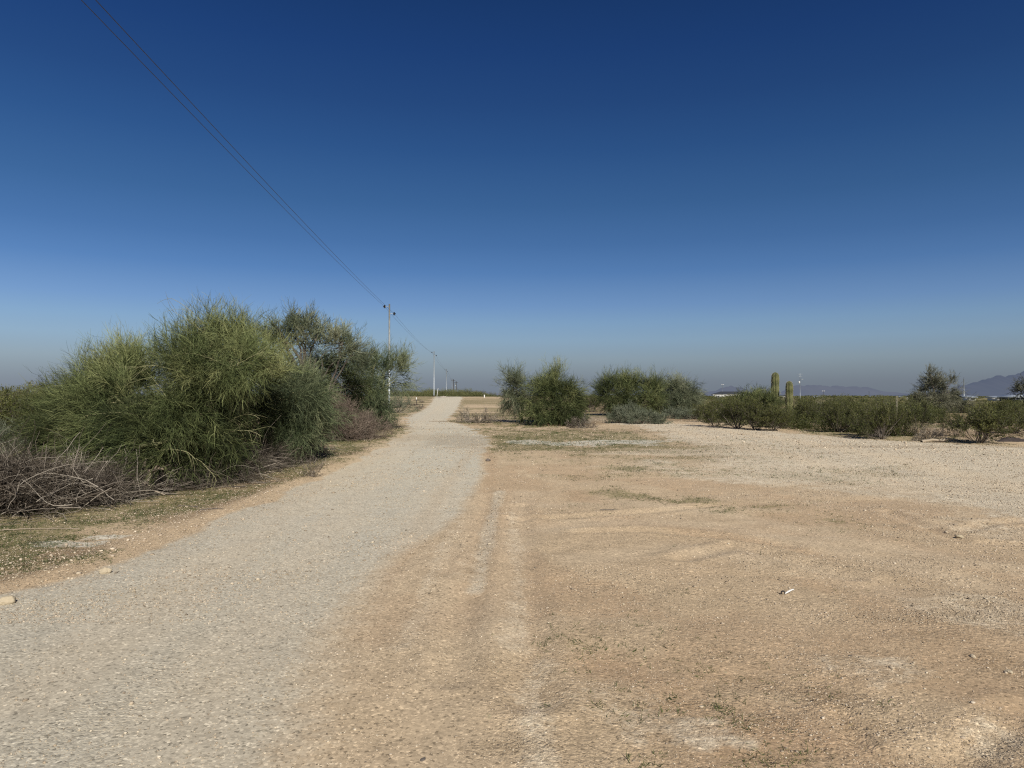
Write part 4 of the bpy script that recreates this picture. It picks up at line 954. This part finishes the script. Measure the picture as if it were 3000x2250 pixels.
# ------------------------------------------------------------------ saguaros
def saguaro(px, D, top, rpx, label, seed, basez=None):
    rg = np.random.default_rng(seed); x = at(px, D); z0 = gz(x, D); H = zt(top, D)-z0; r = rpx*D/F
    root = empty('saguaro', (x, D, z0), label, 'cactus', 'pair of saguaros'); ribs = 15; per = 6
    A = np.arange(ribs*per)*2*np.pi/(ribs*per); K = 44
    t = np.linspace(0, 1, K); prof = r*(.80+.24*np.sin(np.clip(t*1.15, 0, 1)*np.pi*.72))
    cap = np.clip((1-t)*H/(r*1.35), 0, 1); prof = prof*np.sqrt(np.clip(1-(1-cap)**2, 0, 1))
    prof = prof*(1+.02*np.sin(t*23+seed)+.015*np.sin(t*41))
    rib = np.abs(np.cos(A*ribs/2))**.7
    rr_ = prof[:, None]*(.80+.20*rib[None]); wob = .015*np.sin(t*7+seed)
    V = np.stack([rr_*np.cos(A)[None]+wob[:, None], rr_*np.sin(A)[None], np.repeat((t*H-.05)[:, None], len(A), 1)], -1)
    I = np.arange(K*len(A)).reshape(K, -1); N_ = np.roll(I, -1, 1)
    q = np.stack([I[:-1], N_[:-1], N_[1:], I[1:]], -1).reshape(-1, 4)
    band = .12*np.sin(t*30+seed)[:, None]
    tint = np.clip(.08+.70*rib[None]**2.5+band+rg.normal(0, .05, (K, len(A))), 0, 1)  # valleys between ribs tinted dark: groove shade put into the skin colour
    link('stem', new_mesh('saguaro_stem', V.reshape(-1, 3), q, smooth=True, attrs={'tint': tint.ravel()}, mat=M['cactus']), root)
    # spines along the rib crests
    g = Geo(); n = 2600; ri = rg.integers(0, ribs, n)*per*1.0; ki = rg.integers(0, K-1, n); aa = ri/per*2*np.pi/ribs
    base = np.stack([prof[ki]*np.cos(aa)+wob[ki], prof[ki]*np.sin(aa), t[ki]*H-.05+rg.uniform(0, H/K, n)], -1)
    d = np.stack([np.cos(aa), np.sin(aa), np.zeros(n)], -1)+rg.normal(0, .6, (n, 3))
    g.tubes(grow(base, d, rg.uniform(.03, .06, n), 2, (0, 0, 0), 0, rg), np.array([[.0028, .001]])*np.ones((n, 1)), 2, np.full(n, .95), rg)
    link('spines', g.mesh('saguaro_spines', M['deadwood']), root)
    if seed == 1: pass
saguaro(2271, 50.0, 1088, 11.0, 'taller of the two armless saguaro cacti', 1)
saguaro(2312, 49.0, 1114, 10.2, 'shorter of the two armless saguaro cacti, on the right', 2)

# ------------------------------------------------------------------ poles and wires
def solid(name, paths, mat, parent, sides=12, cap=True, offset=(0, 0, 0)):
    """closed tapered tubes: (points, radii)"""
    V, Qs, Ts, n = [], [], [], 0
    for pts, rad in paths:
        g = Geo(); g.tubes(np.array(pts, float)[None], np.array(rad, float)[None], sides, rg=np.random.default_rng(3))
        v = g.v[0]; q = g.q[0]+n; k = len(pts)
        V.append(v); Qs.append(q); m = len(v)
        V.append(np.array([pts[0], pts[-1]], float)); a, b_ = n+m, n+m+1
        r = np.arange(sides)
        Ts.append(np.stack([np.full(sides, a), n+(r+1) % sides, n+r], -1)); Ts.append(np.stack([np.full(sides, b_), n+(k-1)*sides+r, n+(k-1)*sides+(r+1) % sides], -1))
        n += m+2
    me = new_mesh(name, np.concatenate(V), np.concatenate(Qs), np.concatenate(Ts), smooth=sides > 6, mat=mat)
    return link(name, me, parent)
def boxes(name, bs, mat, parent=None, loc=None, rotz=0):
    V, Qs = [], []
    for i, (x0, y0, z0, x1, y1, z1) in enumerate(bs):
        v = np.array([(x, y, z) for z in (z0, z1) for x, y in ((x0, y0), (x1, y0), (x1, y1), (x0, y1))], float)
        Qs.append(np.array([(0, 3, 2, 1), (4, 5, 6, 7), (0, 1, 5, 4), (1, 2, 6, 5), (2, 3, 7, 6), (3, 0, 4, 7)])+i*8); V.append(v)
    o = link(name, new_mesh(name, np.concatenate(V), np.concatenate(Qs), mat=mat), parent, loc)
    o.rotation_euler = (0, 0, rotz); return o
pole_d = [-24, 74, 172, 270, 368, 466]; arms = []
PLAB = ['', 'nearest galvanised steel utility pole, rising behind the thicket', 'second steel utility pole standing at the crest left of the track', 'third steel utility pole, beyond the crest', 'fourth steel utility pole, thin and beyond the crest', 'farthest of the steel utility poles']
for i, D in enumerate(pole_d):
    x = -12.8-.0622*(D-74); z0 = gz(x, D)
    ztop = {0: 11.4, 1: zt(890, 74), 2: zt(1029, 172), 3: zt(1081, 270), 4: zt(1109, 368), 5: zt(1119, 466)}[i]
    arms.append(((x-.52, D, ztop-.27), (x+.50, D, ztop-1.02)))
    if i == 0: continue
    H = ztop-z0
    root = empty('utility_pole', (x, D, z0), PLAB[i], 'utility pole', 'steel utility poles in a line')
    solid('shaft', [([(0, 0, .28), (0, 0, H*.5), (0, 0, H)], [.105, .092, .078])], M['steel'], root, 20)
    solid('foot', [([(0, 0, -.2), (0, 0, .05), (0, 0, .28)], [.19, .19, .17])], M['black'], root, 14)
    for sx, dz in ((-1, -.27), (1, -1.02)):
        solid('arm', [([(0, 0, H+dz), (sx*.30, 0, H+dz+.01), (sx*.50, 0, H+dz)], [.022, .02, .02])], M['steel'], root, 6)
        ins = [([(sx*.50, -.28, H+dz+.10), (sx*.50, -.2, H+dz+.02), (sx*.50, 0, H+dz-.03), (sx*.50, .2, H+dz+.02), (sx*.50, .28, H+dz+.10)], [.02, .07, .085, .07, .02]), ([(sx*.50, 0, H+dz-.17), (sx*.50, 0, H+dz-.05), (sx*.50, 0, H+dz+.16)], [.07, .11, .06]),
               ([(sx*.42, 0, H+dz), (sx*.66, 0, H+dz)], [.09, .05])]
        solid('insulator', ins, M['black'], root, 8)
def wire(name, label, pts, sag, r):
    P = []
    for a, b_ in zip(pts[:-1], pts[1:]):
        t = np.linspace(0, 1, 40)[:-1 if b_ is not pts[-1] else None]
        p = np.array(a)[None]*(1-t[:, None])+np.array(b_)[None]*t[:, None]; p[:, 2] -= sag*4*t*(1-t); P.append(p)
    P = np.concatenate(P); O = P[0].copy(); g = Geo()
    rad = r*np.ones(len(P))
    g.tubes((P-O)[None], rad[None], 5, None, np.random.default_rng(5))
    o = link(name, g.mesh(name, M['wire'], True), None, O); tag(o, label, 'power line')
wire('power_line', 'left overhead wire, hung from the higher arms of the poles', [a[0] for a in arms], .55, .0095)
wire('power_line', 'right overhead wire, hung from the lower arms of the poles', [a[1] for a in arms], .55, .0095)
# wooden poles further on
for px, D, top, lb, tr in [(1328, 430, 1111, 'dark wooden utility pole beside the farthest steel poles', False), (1336.5, 480, 1117, 'dark wooden utility pole with a grey transformer can', True)]:
    x = at(px, D); z0 = gz(x, D); H = zt(top, D)-z0
    root = empty('wooden_pole', (x, D, z0), lb, 'utility pole')
    solid('shaft', [([(0, 0, -.2), (0, 0, H)], [.26, .17])], M['wood'], root, 10)
    boxes('crossarm', [(-1.2, -.08, H-.9, 1.2, .08, H-.7)], M['wood'], root)
    if tr: solid('transformer', [([(-.5, -.3, H-3.2), (-.5, -.3, H-2.0)], [.35, .35])], M['steel'], root, 10)
# thin far poles on the right
def far_pole(px, D, top, lb, r=.12, head=None, mat='greypost'):
    x = at(px, D); z0 = gz(x, D); H = zt(top, D)-z0
    root = empty('light_pole', (x, D, z0), lb, 'pole')
    solid('shaft', [([(0, 0, -.1), (0, 0, H)], [r, r*.7])], M[mat], root, 8)
    if head == 'lamps': boxes('lamp_head', [(-1.3, -.2, H-.05, -.2, .2, H+.3), (.2, -.2, H-.05, 1.3, .2, H+.3)], M['white'], root)
    if head == 'antenna':
        boxes('antenna', [(-.9, -.05, H+1.6, .9, .05, H+1.68), (-.7, -.05, H+.9, .7, .05, H+.98), (-.04, -.04, H, .04, .04, H+1.9), (.3, -.05, H-.1, 1.1, .05, H+.05)], M['greypost'], root)
        solid('globe', [([(-.3, -.1, H-1.3), (-.3, -.1, H-1.15), (-.3, -.1, H-.8), (-.3, -.1, H-.65)], [.1, .26, .26, .1])], M['white'], root, 10)
    if head == 'pin': solid('insulator', [([(-.1, 0, H-.9), (.15, 0, H-.9)], [.09, .09]), ([(0, 0, H), (0, 0, H+.7)], [.05, .05])], M['black'], root, 6)
far_pole(2824, 350, 1110, 'slim pale pole between the mesquite tree and the white buildings', .24, 'pin')
far_pole(2344, 230, 1111, 'thin pale pole with a round white lamp and an antenna, right of the saguaros', .08, 'antenna')
far_pole(2117, 700, 1127, 'far floodlight mast above the long white house', .12, 'lamps')
far_pole(2412, 620, 1146, 'short far floodlight mast right of the antenna pole', .16, 'lamps', 'wood')
far_pole(2546, 520, 1146, 'thin dark far pole near the middle of the right skyline', .14, None, 'wood')
far_pole(2031, 420, 1133, 'thin pale far pole just right of the rounded palo verde', .07, None)
far_pole(2657, 330, 1163, 'short white far post left of the mesquite tree', .3, None, 'white')

# fence posts
for px, py, top, lb in [(2628, 1278, 1160, 'thin rusty fence post, the nearer and taller one'), (2439, 1232, 1166, 'thin rusty fence post, the farther one left of the creosote row'), (2306, 1222, 1180, 'thin rusty fence post hidden between the saguaros')][:2]:
    x, y = gp(px, py); z0 = gz(x, y); H = zt(top, y)-z0
    root = empty('fence_post', (x, y, z0), lb, 'post', 'rusty fence posts')
    w_ = .035 if py > 1250 else .045
    boxes('upright', [(-w_, -.006, -.3, w_, .006, H), (-.006, .008, -.3, .006, .045, H-.01)], M['post'], root)
    boxes('studs', [(-.012, -.022, H*(.08+.09*k), .012, -.008, H*(.08+.09*k)+.02) for k in range(10)], M['post'], root)
# marker posts near the crest
def marker(px, py, top, w, mat, lb, lean=0, tip=None):
    x, y = gp(px, py); z0 = gz(x, y); H = zt(top, y)-z0
    root = empty('marker_post', (x, y, z0), lb, 'post'); root.rotation_euler = (0, lean, 0)
    boxes('upright', [(-w, -w*.4, -.2, w, w*.4, H)], M[mat], root)
    if tip: boxes('reflector', [(-w*1.5, -w*.4-.01, H-.35, w*1.5, -w*.4-.003, H-.02)], M[tip], root)
    else: boxes('cap', [(-w*1.2, -w*.6, H+.001, w*1.2, w*.6, H+.05)], M[mat], root)
marker(1279.5, 1165, 1138, .038, 'white', 'tall white marker leaning right beside the second steel pole', .14)
marker(1220, 1188, 1164, .04, 'black', 'short dark marker post with a pale top, left of the track', 0, 'white')
marker(1238, 1193, 1185, .03, 'black', 'tiny dark stake at the left edge of the track', 0)
marker(1419, 1166, 1157, .09, 'white', 'short white marker on the crest right of the track')
def mound(px, py, rx, ry, h, lb, mat, seed):
    x, y = gp(px, py); z0 = gz(x, y); n, k = 40, 12; V = []
    for j in range(k):
        t = j/(k-1)
        for i in range(n):
            a = i/n*2*math.pi; q = 1+.25*math.sin(a*3+seed)+.15*math.sin(a*7+seed*2)
            V.append((rx*q*(1-t)*math.cos(a), ry*q*(1-t)*math.sin(a), h*math.sin(t*math.pi/2)**1.1*(1+.35*math.sin(a*5+t*9+seed)*math.cos(t*11+a*2))*1.0-.02*(1-t)))
    V = np.array(V); I = np.arange(n*k).reshape(k, n); N_ = np.roll(I, -1, 1)
    q = np.stack([I[:-1], N_[:-1], N_[1:], I[1:]], -1).reshape(-1, 4)
    return tag(link('mound', new_mesh('mound', V, q, smooth=True, mat=mat), None, (x, y, z0)), lb, 'mound')
mound(1300, 1166, 1.6, 1.5, .32, 'pale sandy mound on the crest between the steel poles', simple('pale_sand', (.42, .37, .30), .95, 0, .1, 5, .02), 1)
mound(1600, 1246, 1.0, .5, .10, 'low orange soil heap in front of the dark palo verde', simple('orange_soil', (.42, .27, .16), .95, 0, .1, 9, .02), 2)
mound(2962, 1293, .62, .35, .12, 'dark lumpy heap on the ground near the right edge', M['charred'], 3)

# ------------------------------------------------------------------ rocks and litter in the foreground
def rock(px, py, r, sc, lb, seed, mat='rock', name='rock'):
    import mathutils.noise as mn
    from mathutils import Vector
    x, y = gp(px, py); bpy_me = bpy.data.meshes.new(name)
    import bmesh
    bm = bmesh.new(); bmesh.ops.create_icosphere(bm, subdivisions=4, radius=1)
    for v in bm.verts:
        d = 1+.34*mn.noise(v.co*1.1+Vector((seed*3, 0, 0)))+.13*mn.noise(v.co*3+Vector((0, seed*3, 0)))+.02*mn.noise(v.co*13)
        v.co = Vector((v.co.x*sc[0]*d*r, v.co.y*sc[1]*d*r, max(v.co.z*sc[2]*d, -.75*sc[2])*r))
    bm.to_mesh(bpy_me); bm.free(); bpy_me.polygons.foreach_set('use_smooth', [True]*len(bpy_me.polygons))
    a = bpy_me.attributes.new('tint', 'FLOAT', 'POINT'); a.data.foreach_set('value', np.full(len(bpy_me.vertices), .6, np.float32))
    bpy_me.materials.append(M[mat]); o = link(name, bpy_me, None, (x, y, gz(x, y)+r*sc[2]*.72)); o.rotation_euler = (0, 0, seed)
    return tag(o, lb, 'rock' if name == 'rock' else 'stone')
rock(308, 1682, .044, (1.2, .75, .72), 'cream coloured rock on the verge at the gravel edge, right one of two', .3)
rock(18, 1772, .052, (1.15, .8, .72), 'cream coloured rock at the left edge of the photo', .5)
rock(1430, 1351, .065, (1.2, .8, .6), 'small dark clod lying alone on the tan track', 1.1, 'greybark')
rock(2850, 1930, .016, (1.2, .8, .7), 'small white stone on the clearing near the right edge', 1.6)
rock(2955, 1976, .018, (1.2, .9, .7), 'small cream stone among coarse gravel at the right edge', 2.1)
rock(2812, 1575, .035, (1.2, .9, .6), 'pale flat stone beside the tyre tracks', 2.6)
rock(2492, 1930, .009, (1.2, .8, .8), 'tiny dark grey pebble on the clearing', 3.1, 'greybark')
rock(1827, 1770, .011, (1.0, .8, .8), 'tiny cream pebble in the middle of the clearing', 3.7)
rock(1238, 2230, .013, (1.3, .9, .4), 'flat dark clod at the bottom of the photo', 4.2, 'greybark')
# white feather-like husk with a dark curl
x, y = gp(2298, 1742); z0 = gz(x, y); root = empty('seed_husk', (x, y, z0), 'pale curved husk with a dark curled end lying on the clearing', 'husk'); root.rotation_euler = (0, 0, .1)
k = 12; t = np.linspace(0, 1, k); P = np.stack([.005+t*.095, .03*t, .012+.012*np.sin(t*2.6)+.02*t*t], -1)
g = Geo(); g.tubes(P[None], (np.sin(np.clip(t*.9+.1, 0, 1)*np.pi)**.6*.0065+.001)[None], 6, np.array([1.]), np.random.default_rng(8)); link('blade', g.mesh('blade', M['white'], True), root)
g = Geo(); a = np.linspace(0, 4.5, 12); P = np.stack([-.008+.012*np.cos(a)-.004*a*.3, .002*a, .018+.014*np.sin(a)], -1); g.tubes(P[None], np.full((1, 12), .0055), 6, np.array([.1]), np.random.default_rng(8))
link('curl', g.mesh('curl', M['black'], True), root)

# ------------------------------------------------------------------ far buildings
def gable(name, w, d, h, ov, mat, parent, z):
    V = np.array([(-w/2-ov, -d/2-ov, z), (w/2+ov, -d/2-ov, z), (w/2+ov, d/2+ov, z), (-w/2-ov, d/2+ov, z), (-w*.30, 0, z+h), (w*.30, 0, z+h)])
    me = new_mesh(name, V, [(0, 1, 5, 4), (2, 3, 4, 5)], [(1, 2, 5), (3, 0, 4)], mat=mat); return link(name, me, parent)
def house(px, D, wpx, basepy, wallpy, roofpy, lb, wall='stucco', roof='roofdark', wins=3, depth=10, rot=0, name='house', gableend=False):
    x = at(px, D); z0 = zt(basepy, D); w = wpx*D/F; wh = zt(wallpy, D)-z0; rh = zt(roofpy, D)-zt(wallpy, D)
    gzz = gz(x, D); z0 = min(z0, gzz); wh = zt(wallpy, D)-z0
    root = empty(name, (x, D, z0), lb, name.split('_')[-1]); root.rotation_euler = (0, 0, rot)
    boxes('wall', [(-w/2, -depth/2, 0, w/2, depth/2, wh)], M[wall], root)
    boxes('fascia', [(-w/2-.4, -depth/2-.4, wh+.003, w/2+.4, depth/2+.4, wh+.3)], M['white' if roof == 'roofdark' else roof], root)
    if gableend:
        V = np.array([(-w/2-.5, -depth/2-.5, wh+.31), (w/2+.5, -depth/2-.5, wh+.31), (0, -depth/2-.5, wh+rh), (-w/2-.5, depth/2+.5, wh+.31), (w/2+.5, depth/2+.5, wh+.31), (0, depth/2+.5, wh+rh)])
        link('roof', new_mesh('roof', V, [(0, 2, 5, 3), (1, 4, 5, 2)], [(0, 1, 2), (3, 5, 4)], mat=M[roof]), root)
    else: gable('roof', w, depth, rh, .5, M[roof], root, wh+.31)
    for k in range(wins):
        cx_ = -w/2+(k+.5)*w/wins
        boxes('window', [(cx_-.7, -depth/2-.03, wh*.35, cx_+.7, -depth/2-.004, wh*.75)], M['window'], root)
    return root
house(2145, 600, 112, 1168, 1156, 1148, 'long white house with a dark hipped roof behind the creosote row', 'white', wins=5)
house(2962, 200, 27, 1176, 1165, 1157, 'open sided shed with a pale metal gable roof near the right edge', 'roofdark', 'roofmetal', 2, 6, 0, 'shed', True)
house(2920, 220, 24, 1174, 1166, 1163, 'low white building left of the metal roofed shed', 'white', 'roofmetal', 1, 5)
house(2838, 220, 18, 1173, 1165, 1162, 'small white building behind the slim pale pole', 'white', 'roofmetal', 1, 4)
house(2560, 700, 34, 1168, 1163, 1161, 'far pale roofed house in the middle of the right skyline', 'stucco', 'roofmetal', 2)
house(2296, 420, 14, 1166, 1162, 1160, 'far orange tinted house between the two saguaros', 'stucco', 'roofdark', 1, 5)
house(2640, 800, 16, 1167, 1164, 1162, 'tiny far white house left of the mesquite tree', 'white', 'roofmetal', 1)
house(2395, 560, 26, 1167, 1163, 1161, 'far white house below the short floodlight mast', 'white', 'roofmetal', 2)
house(1790, 900, 40, 1164, 1158, 1154, 'far pale house glimpsed above the sagebrush gap', 'stucco', 'roofmetal', 3)
house(1190, 300, 8, 1160, 1155, 1154, 'tiny white building below the lone tree left of the track', 'white', 'roofmetal', 1, 3)

# ------------------------------------------------------------------ mountains
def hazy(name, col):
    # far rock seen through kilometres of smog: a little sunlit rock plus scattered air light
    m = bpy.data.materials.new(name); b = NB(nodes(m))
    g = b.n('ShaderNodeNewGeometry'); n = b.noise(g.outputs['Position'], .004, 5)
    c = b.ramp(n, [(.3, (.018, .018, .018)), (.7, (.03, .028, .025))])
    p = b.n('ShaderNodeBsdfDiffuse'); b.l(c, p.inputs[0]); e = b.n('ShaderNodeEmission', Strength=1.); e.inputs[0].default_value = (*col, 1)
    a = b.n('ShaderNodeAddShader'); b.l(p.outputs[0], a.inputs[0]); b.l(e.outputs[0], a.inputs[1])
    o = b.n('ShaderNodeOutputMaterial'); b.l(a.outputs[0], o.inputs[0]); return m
def mountain(name, D, prof, lb, col, seed, depth=1500):
    pr = np.array(prof, float); n = 260; px = np.linspace(pr[0, 0], pr[-1, 0], n); py = np.interp(px, pr[:, 0], pr[:, 1])
    H = (1160-py)/F*D; H = H*(1+.0)+ (fbm(px/14., px*0+seed, 4, seed)-.5)*H.clip(0)*.35
    x = (px-1500)/F*D; rows = 26; V = []
    for j in range(rows):
        t = j/(rows-1); s_ = 1-abs(t*2-1)
        rough = (fbm(x/260., np.full(n, t*6.), 4, seed+3)-.5)*.5*(1-s_)+1
        z = H*s_**1.2*np.where(s_ > .98, 1, rough)
        V.append(np.stack([x*(1+(t-.5)*.0), np.full(n, D+(t-.5)*depth)+(fbm(x/400., np.full(n, t*3.), 3, seed+9)-.5)*400*(1-s_), z-4], -1))
    V = np.concatenate(V); I = np.arange(rows*n).reshape(rows, n)
    q = np.stack([I[:-1, :-1], I[:-1, 1:], I[1:, 1:], I[1:, :-1]], -1).reshape(-1, 4)
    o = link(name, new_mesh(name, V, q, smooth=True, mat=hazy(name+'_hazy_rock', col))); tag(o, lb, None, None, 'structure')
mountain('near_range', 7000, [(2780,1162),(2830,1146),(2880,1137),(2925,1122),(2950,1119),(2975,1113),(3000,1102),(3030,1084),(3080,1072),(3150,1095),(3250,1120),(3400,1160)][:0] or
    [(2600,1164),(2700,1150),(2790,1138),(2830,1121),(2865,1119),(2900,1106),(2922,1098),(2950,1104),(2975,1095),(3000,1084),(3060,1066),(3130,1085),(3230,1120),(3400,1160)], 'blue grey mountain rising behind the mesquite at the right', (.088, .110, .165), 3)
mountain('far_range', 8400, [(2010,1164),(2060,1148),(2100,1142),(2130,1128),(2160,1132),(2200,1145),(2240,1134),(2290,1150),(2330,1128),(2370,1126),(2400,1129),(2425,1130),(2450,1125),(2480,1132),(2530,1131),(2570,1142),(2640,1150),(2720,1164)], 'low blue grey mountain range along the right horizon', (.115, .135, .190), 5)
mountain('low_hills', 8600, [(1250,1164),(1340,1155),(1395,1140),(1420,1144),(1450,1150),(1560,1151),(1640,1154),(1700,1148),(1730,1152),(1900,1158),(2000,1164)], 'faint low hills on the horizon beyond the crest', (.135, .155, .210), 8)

# ------------------------------------------------------------------ sky, sun, camera
SEL, SAZ = 38., 18.     # sun elevation; degrees right of straight behind the camera
W = bpy.data.worlds.new('World'); C.world = W; W.use_nodes = True; nt = W.node_tree; nt.nodes.clear(); b = NB(nt)
tc = b.n('ShaderNodeTexCoord'); sepx = b.n('ShaderNodeSeparateXYZ'); b.l(tc.outputs['Generated'], sepx.inputs[0])
el = b.math('MULTIPLY', b.math('ARCSINE', sepx.outputs[2]), 180/math.pi/60)      # 0..1 = 0..60 degrees
def srgb(r, g_, bb):
    f = lambda v: ((v/255+.055)/1.055)**2.4 if v/255 > .04045 else v/255/12.92
    return (f(r), f(g_), f(bb))
SK = [(-1, (112,118,136)), (0., (118,127,139)), (1.1, (124,134,146)), (2.1, (134,148,159)), (2.9, (140,158,171)), (4.4, (137,165,189)), (5.8, (126,160,194)), (7.2, (110,147,193)), (9.8, (82,124,178)), (12., (67,109,163)), (15., (53,95,147)), (19., (38,79,133)), (22.4, (29,67,121)), (26., (21,58,113)), (30., (15,50,101)), (60., (6,28,70))]
ramp = b.ramp(el, [(max(0, e)/60, srgb(*c)) for e, c in SK[1:]])
sky = b.n('ShaderNodeTexSky', _sky_type='NISHITA', _sun_disc=False, _sun_elevation=R(SEL), _sun_rotation=R(180-SAZ), _dust_density=2.5, _ozone_density=2.)
skyc = b.mix(1., sky.outputs[0], (.1, .1, .1), 'MULTIPLY')
# smog layer and deep upper sky laid over the physical sky by elevation
az = b.math('MULTIPLY_ADD', sepx.outputs[0], -.22, 1.0)
rgb = b.n('ShaderNodeCombineColor'); [b.l(az, rgb.inputs[i]) for i in range(3)]
mx = b.mix(.955, skyc, b.mix(1., ramp, rgb.outputs[0], 'MULTIPLY'))
bg = b.n('ShaderNodeBackground', Strength=1.0); b.l(mx, bg.inputs[0]); wo = b.n('ShaderNodeOutputWorld'); b.l(bg.outputs[0], wo.inputs[0])
sun = bpy.data.lights.new('sun', 'SUN'); sun.energy = 5.0; sun.angle = R(.53); sun.color = (1., .95, .87)
so = bpy.data.objects.new('sun', sun); COL.objects.link(so); so.rotation_euler = (R(90-SEL), 0, R(SAZ)); so.location = (0, -20, 30)
cam = bpy.data.cameras.new('camera'); cam.sensor_width = 36; cam.lens = 36*F/3000; cam.clip_end = 30000; cam.clip_start = .05
co = bpy.data.objects.new('camera', cam); COL.objects.link(co); co.location = (0, 0, CAMZ+0.0); co.rotation_euler = (R(90)+PITCH, 0, 0)
C.camera = co
C.view_settings.view_transform = 'Standard'; C.view_settings.look = 'None'; C.view_settings.exposure = 0
C.cycles.use_denoising = False; C.cycles.filter_width = 1.2; C.cycles.use_adaptive_sampling = False; C.cycles.max_bounces = 5; C.cycles.diffuse_bounces = 3; C.cycles.transparent_max_bounces = 4
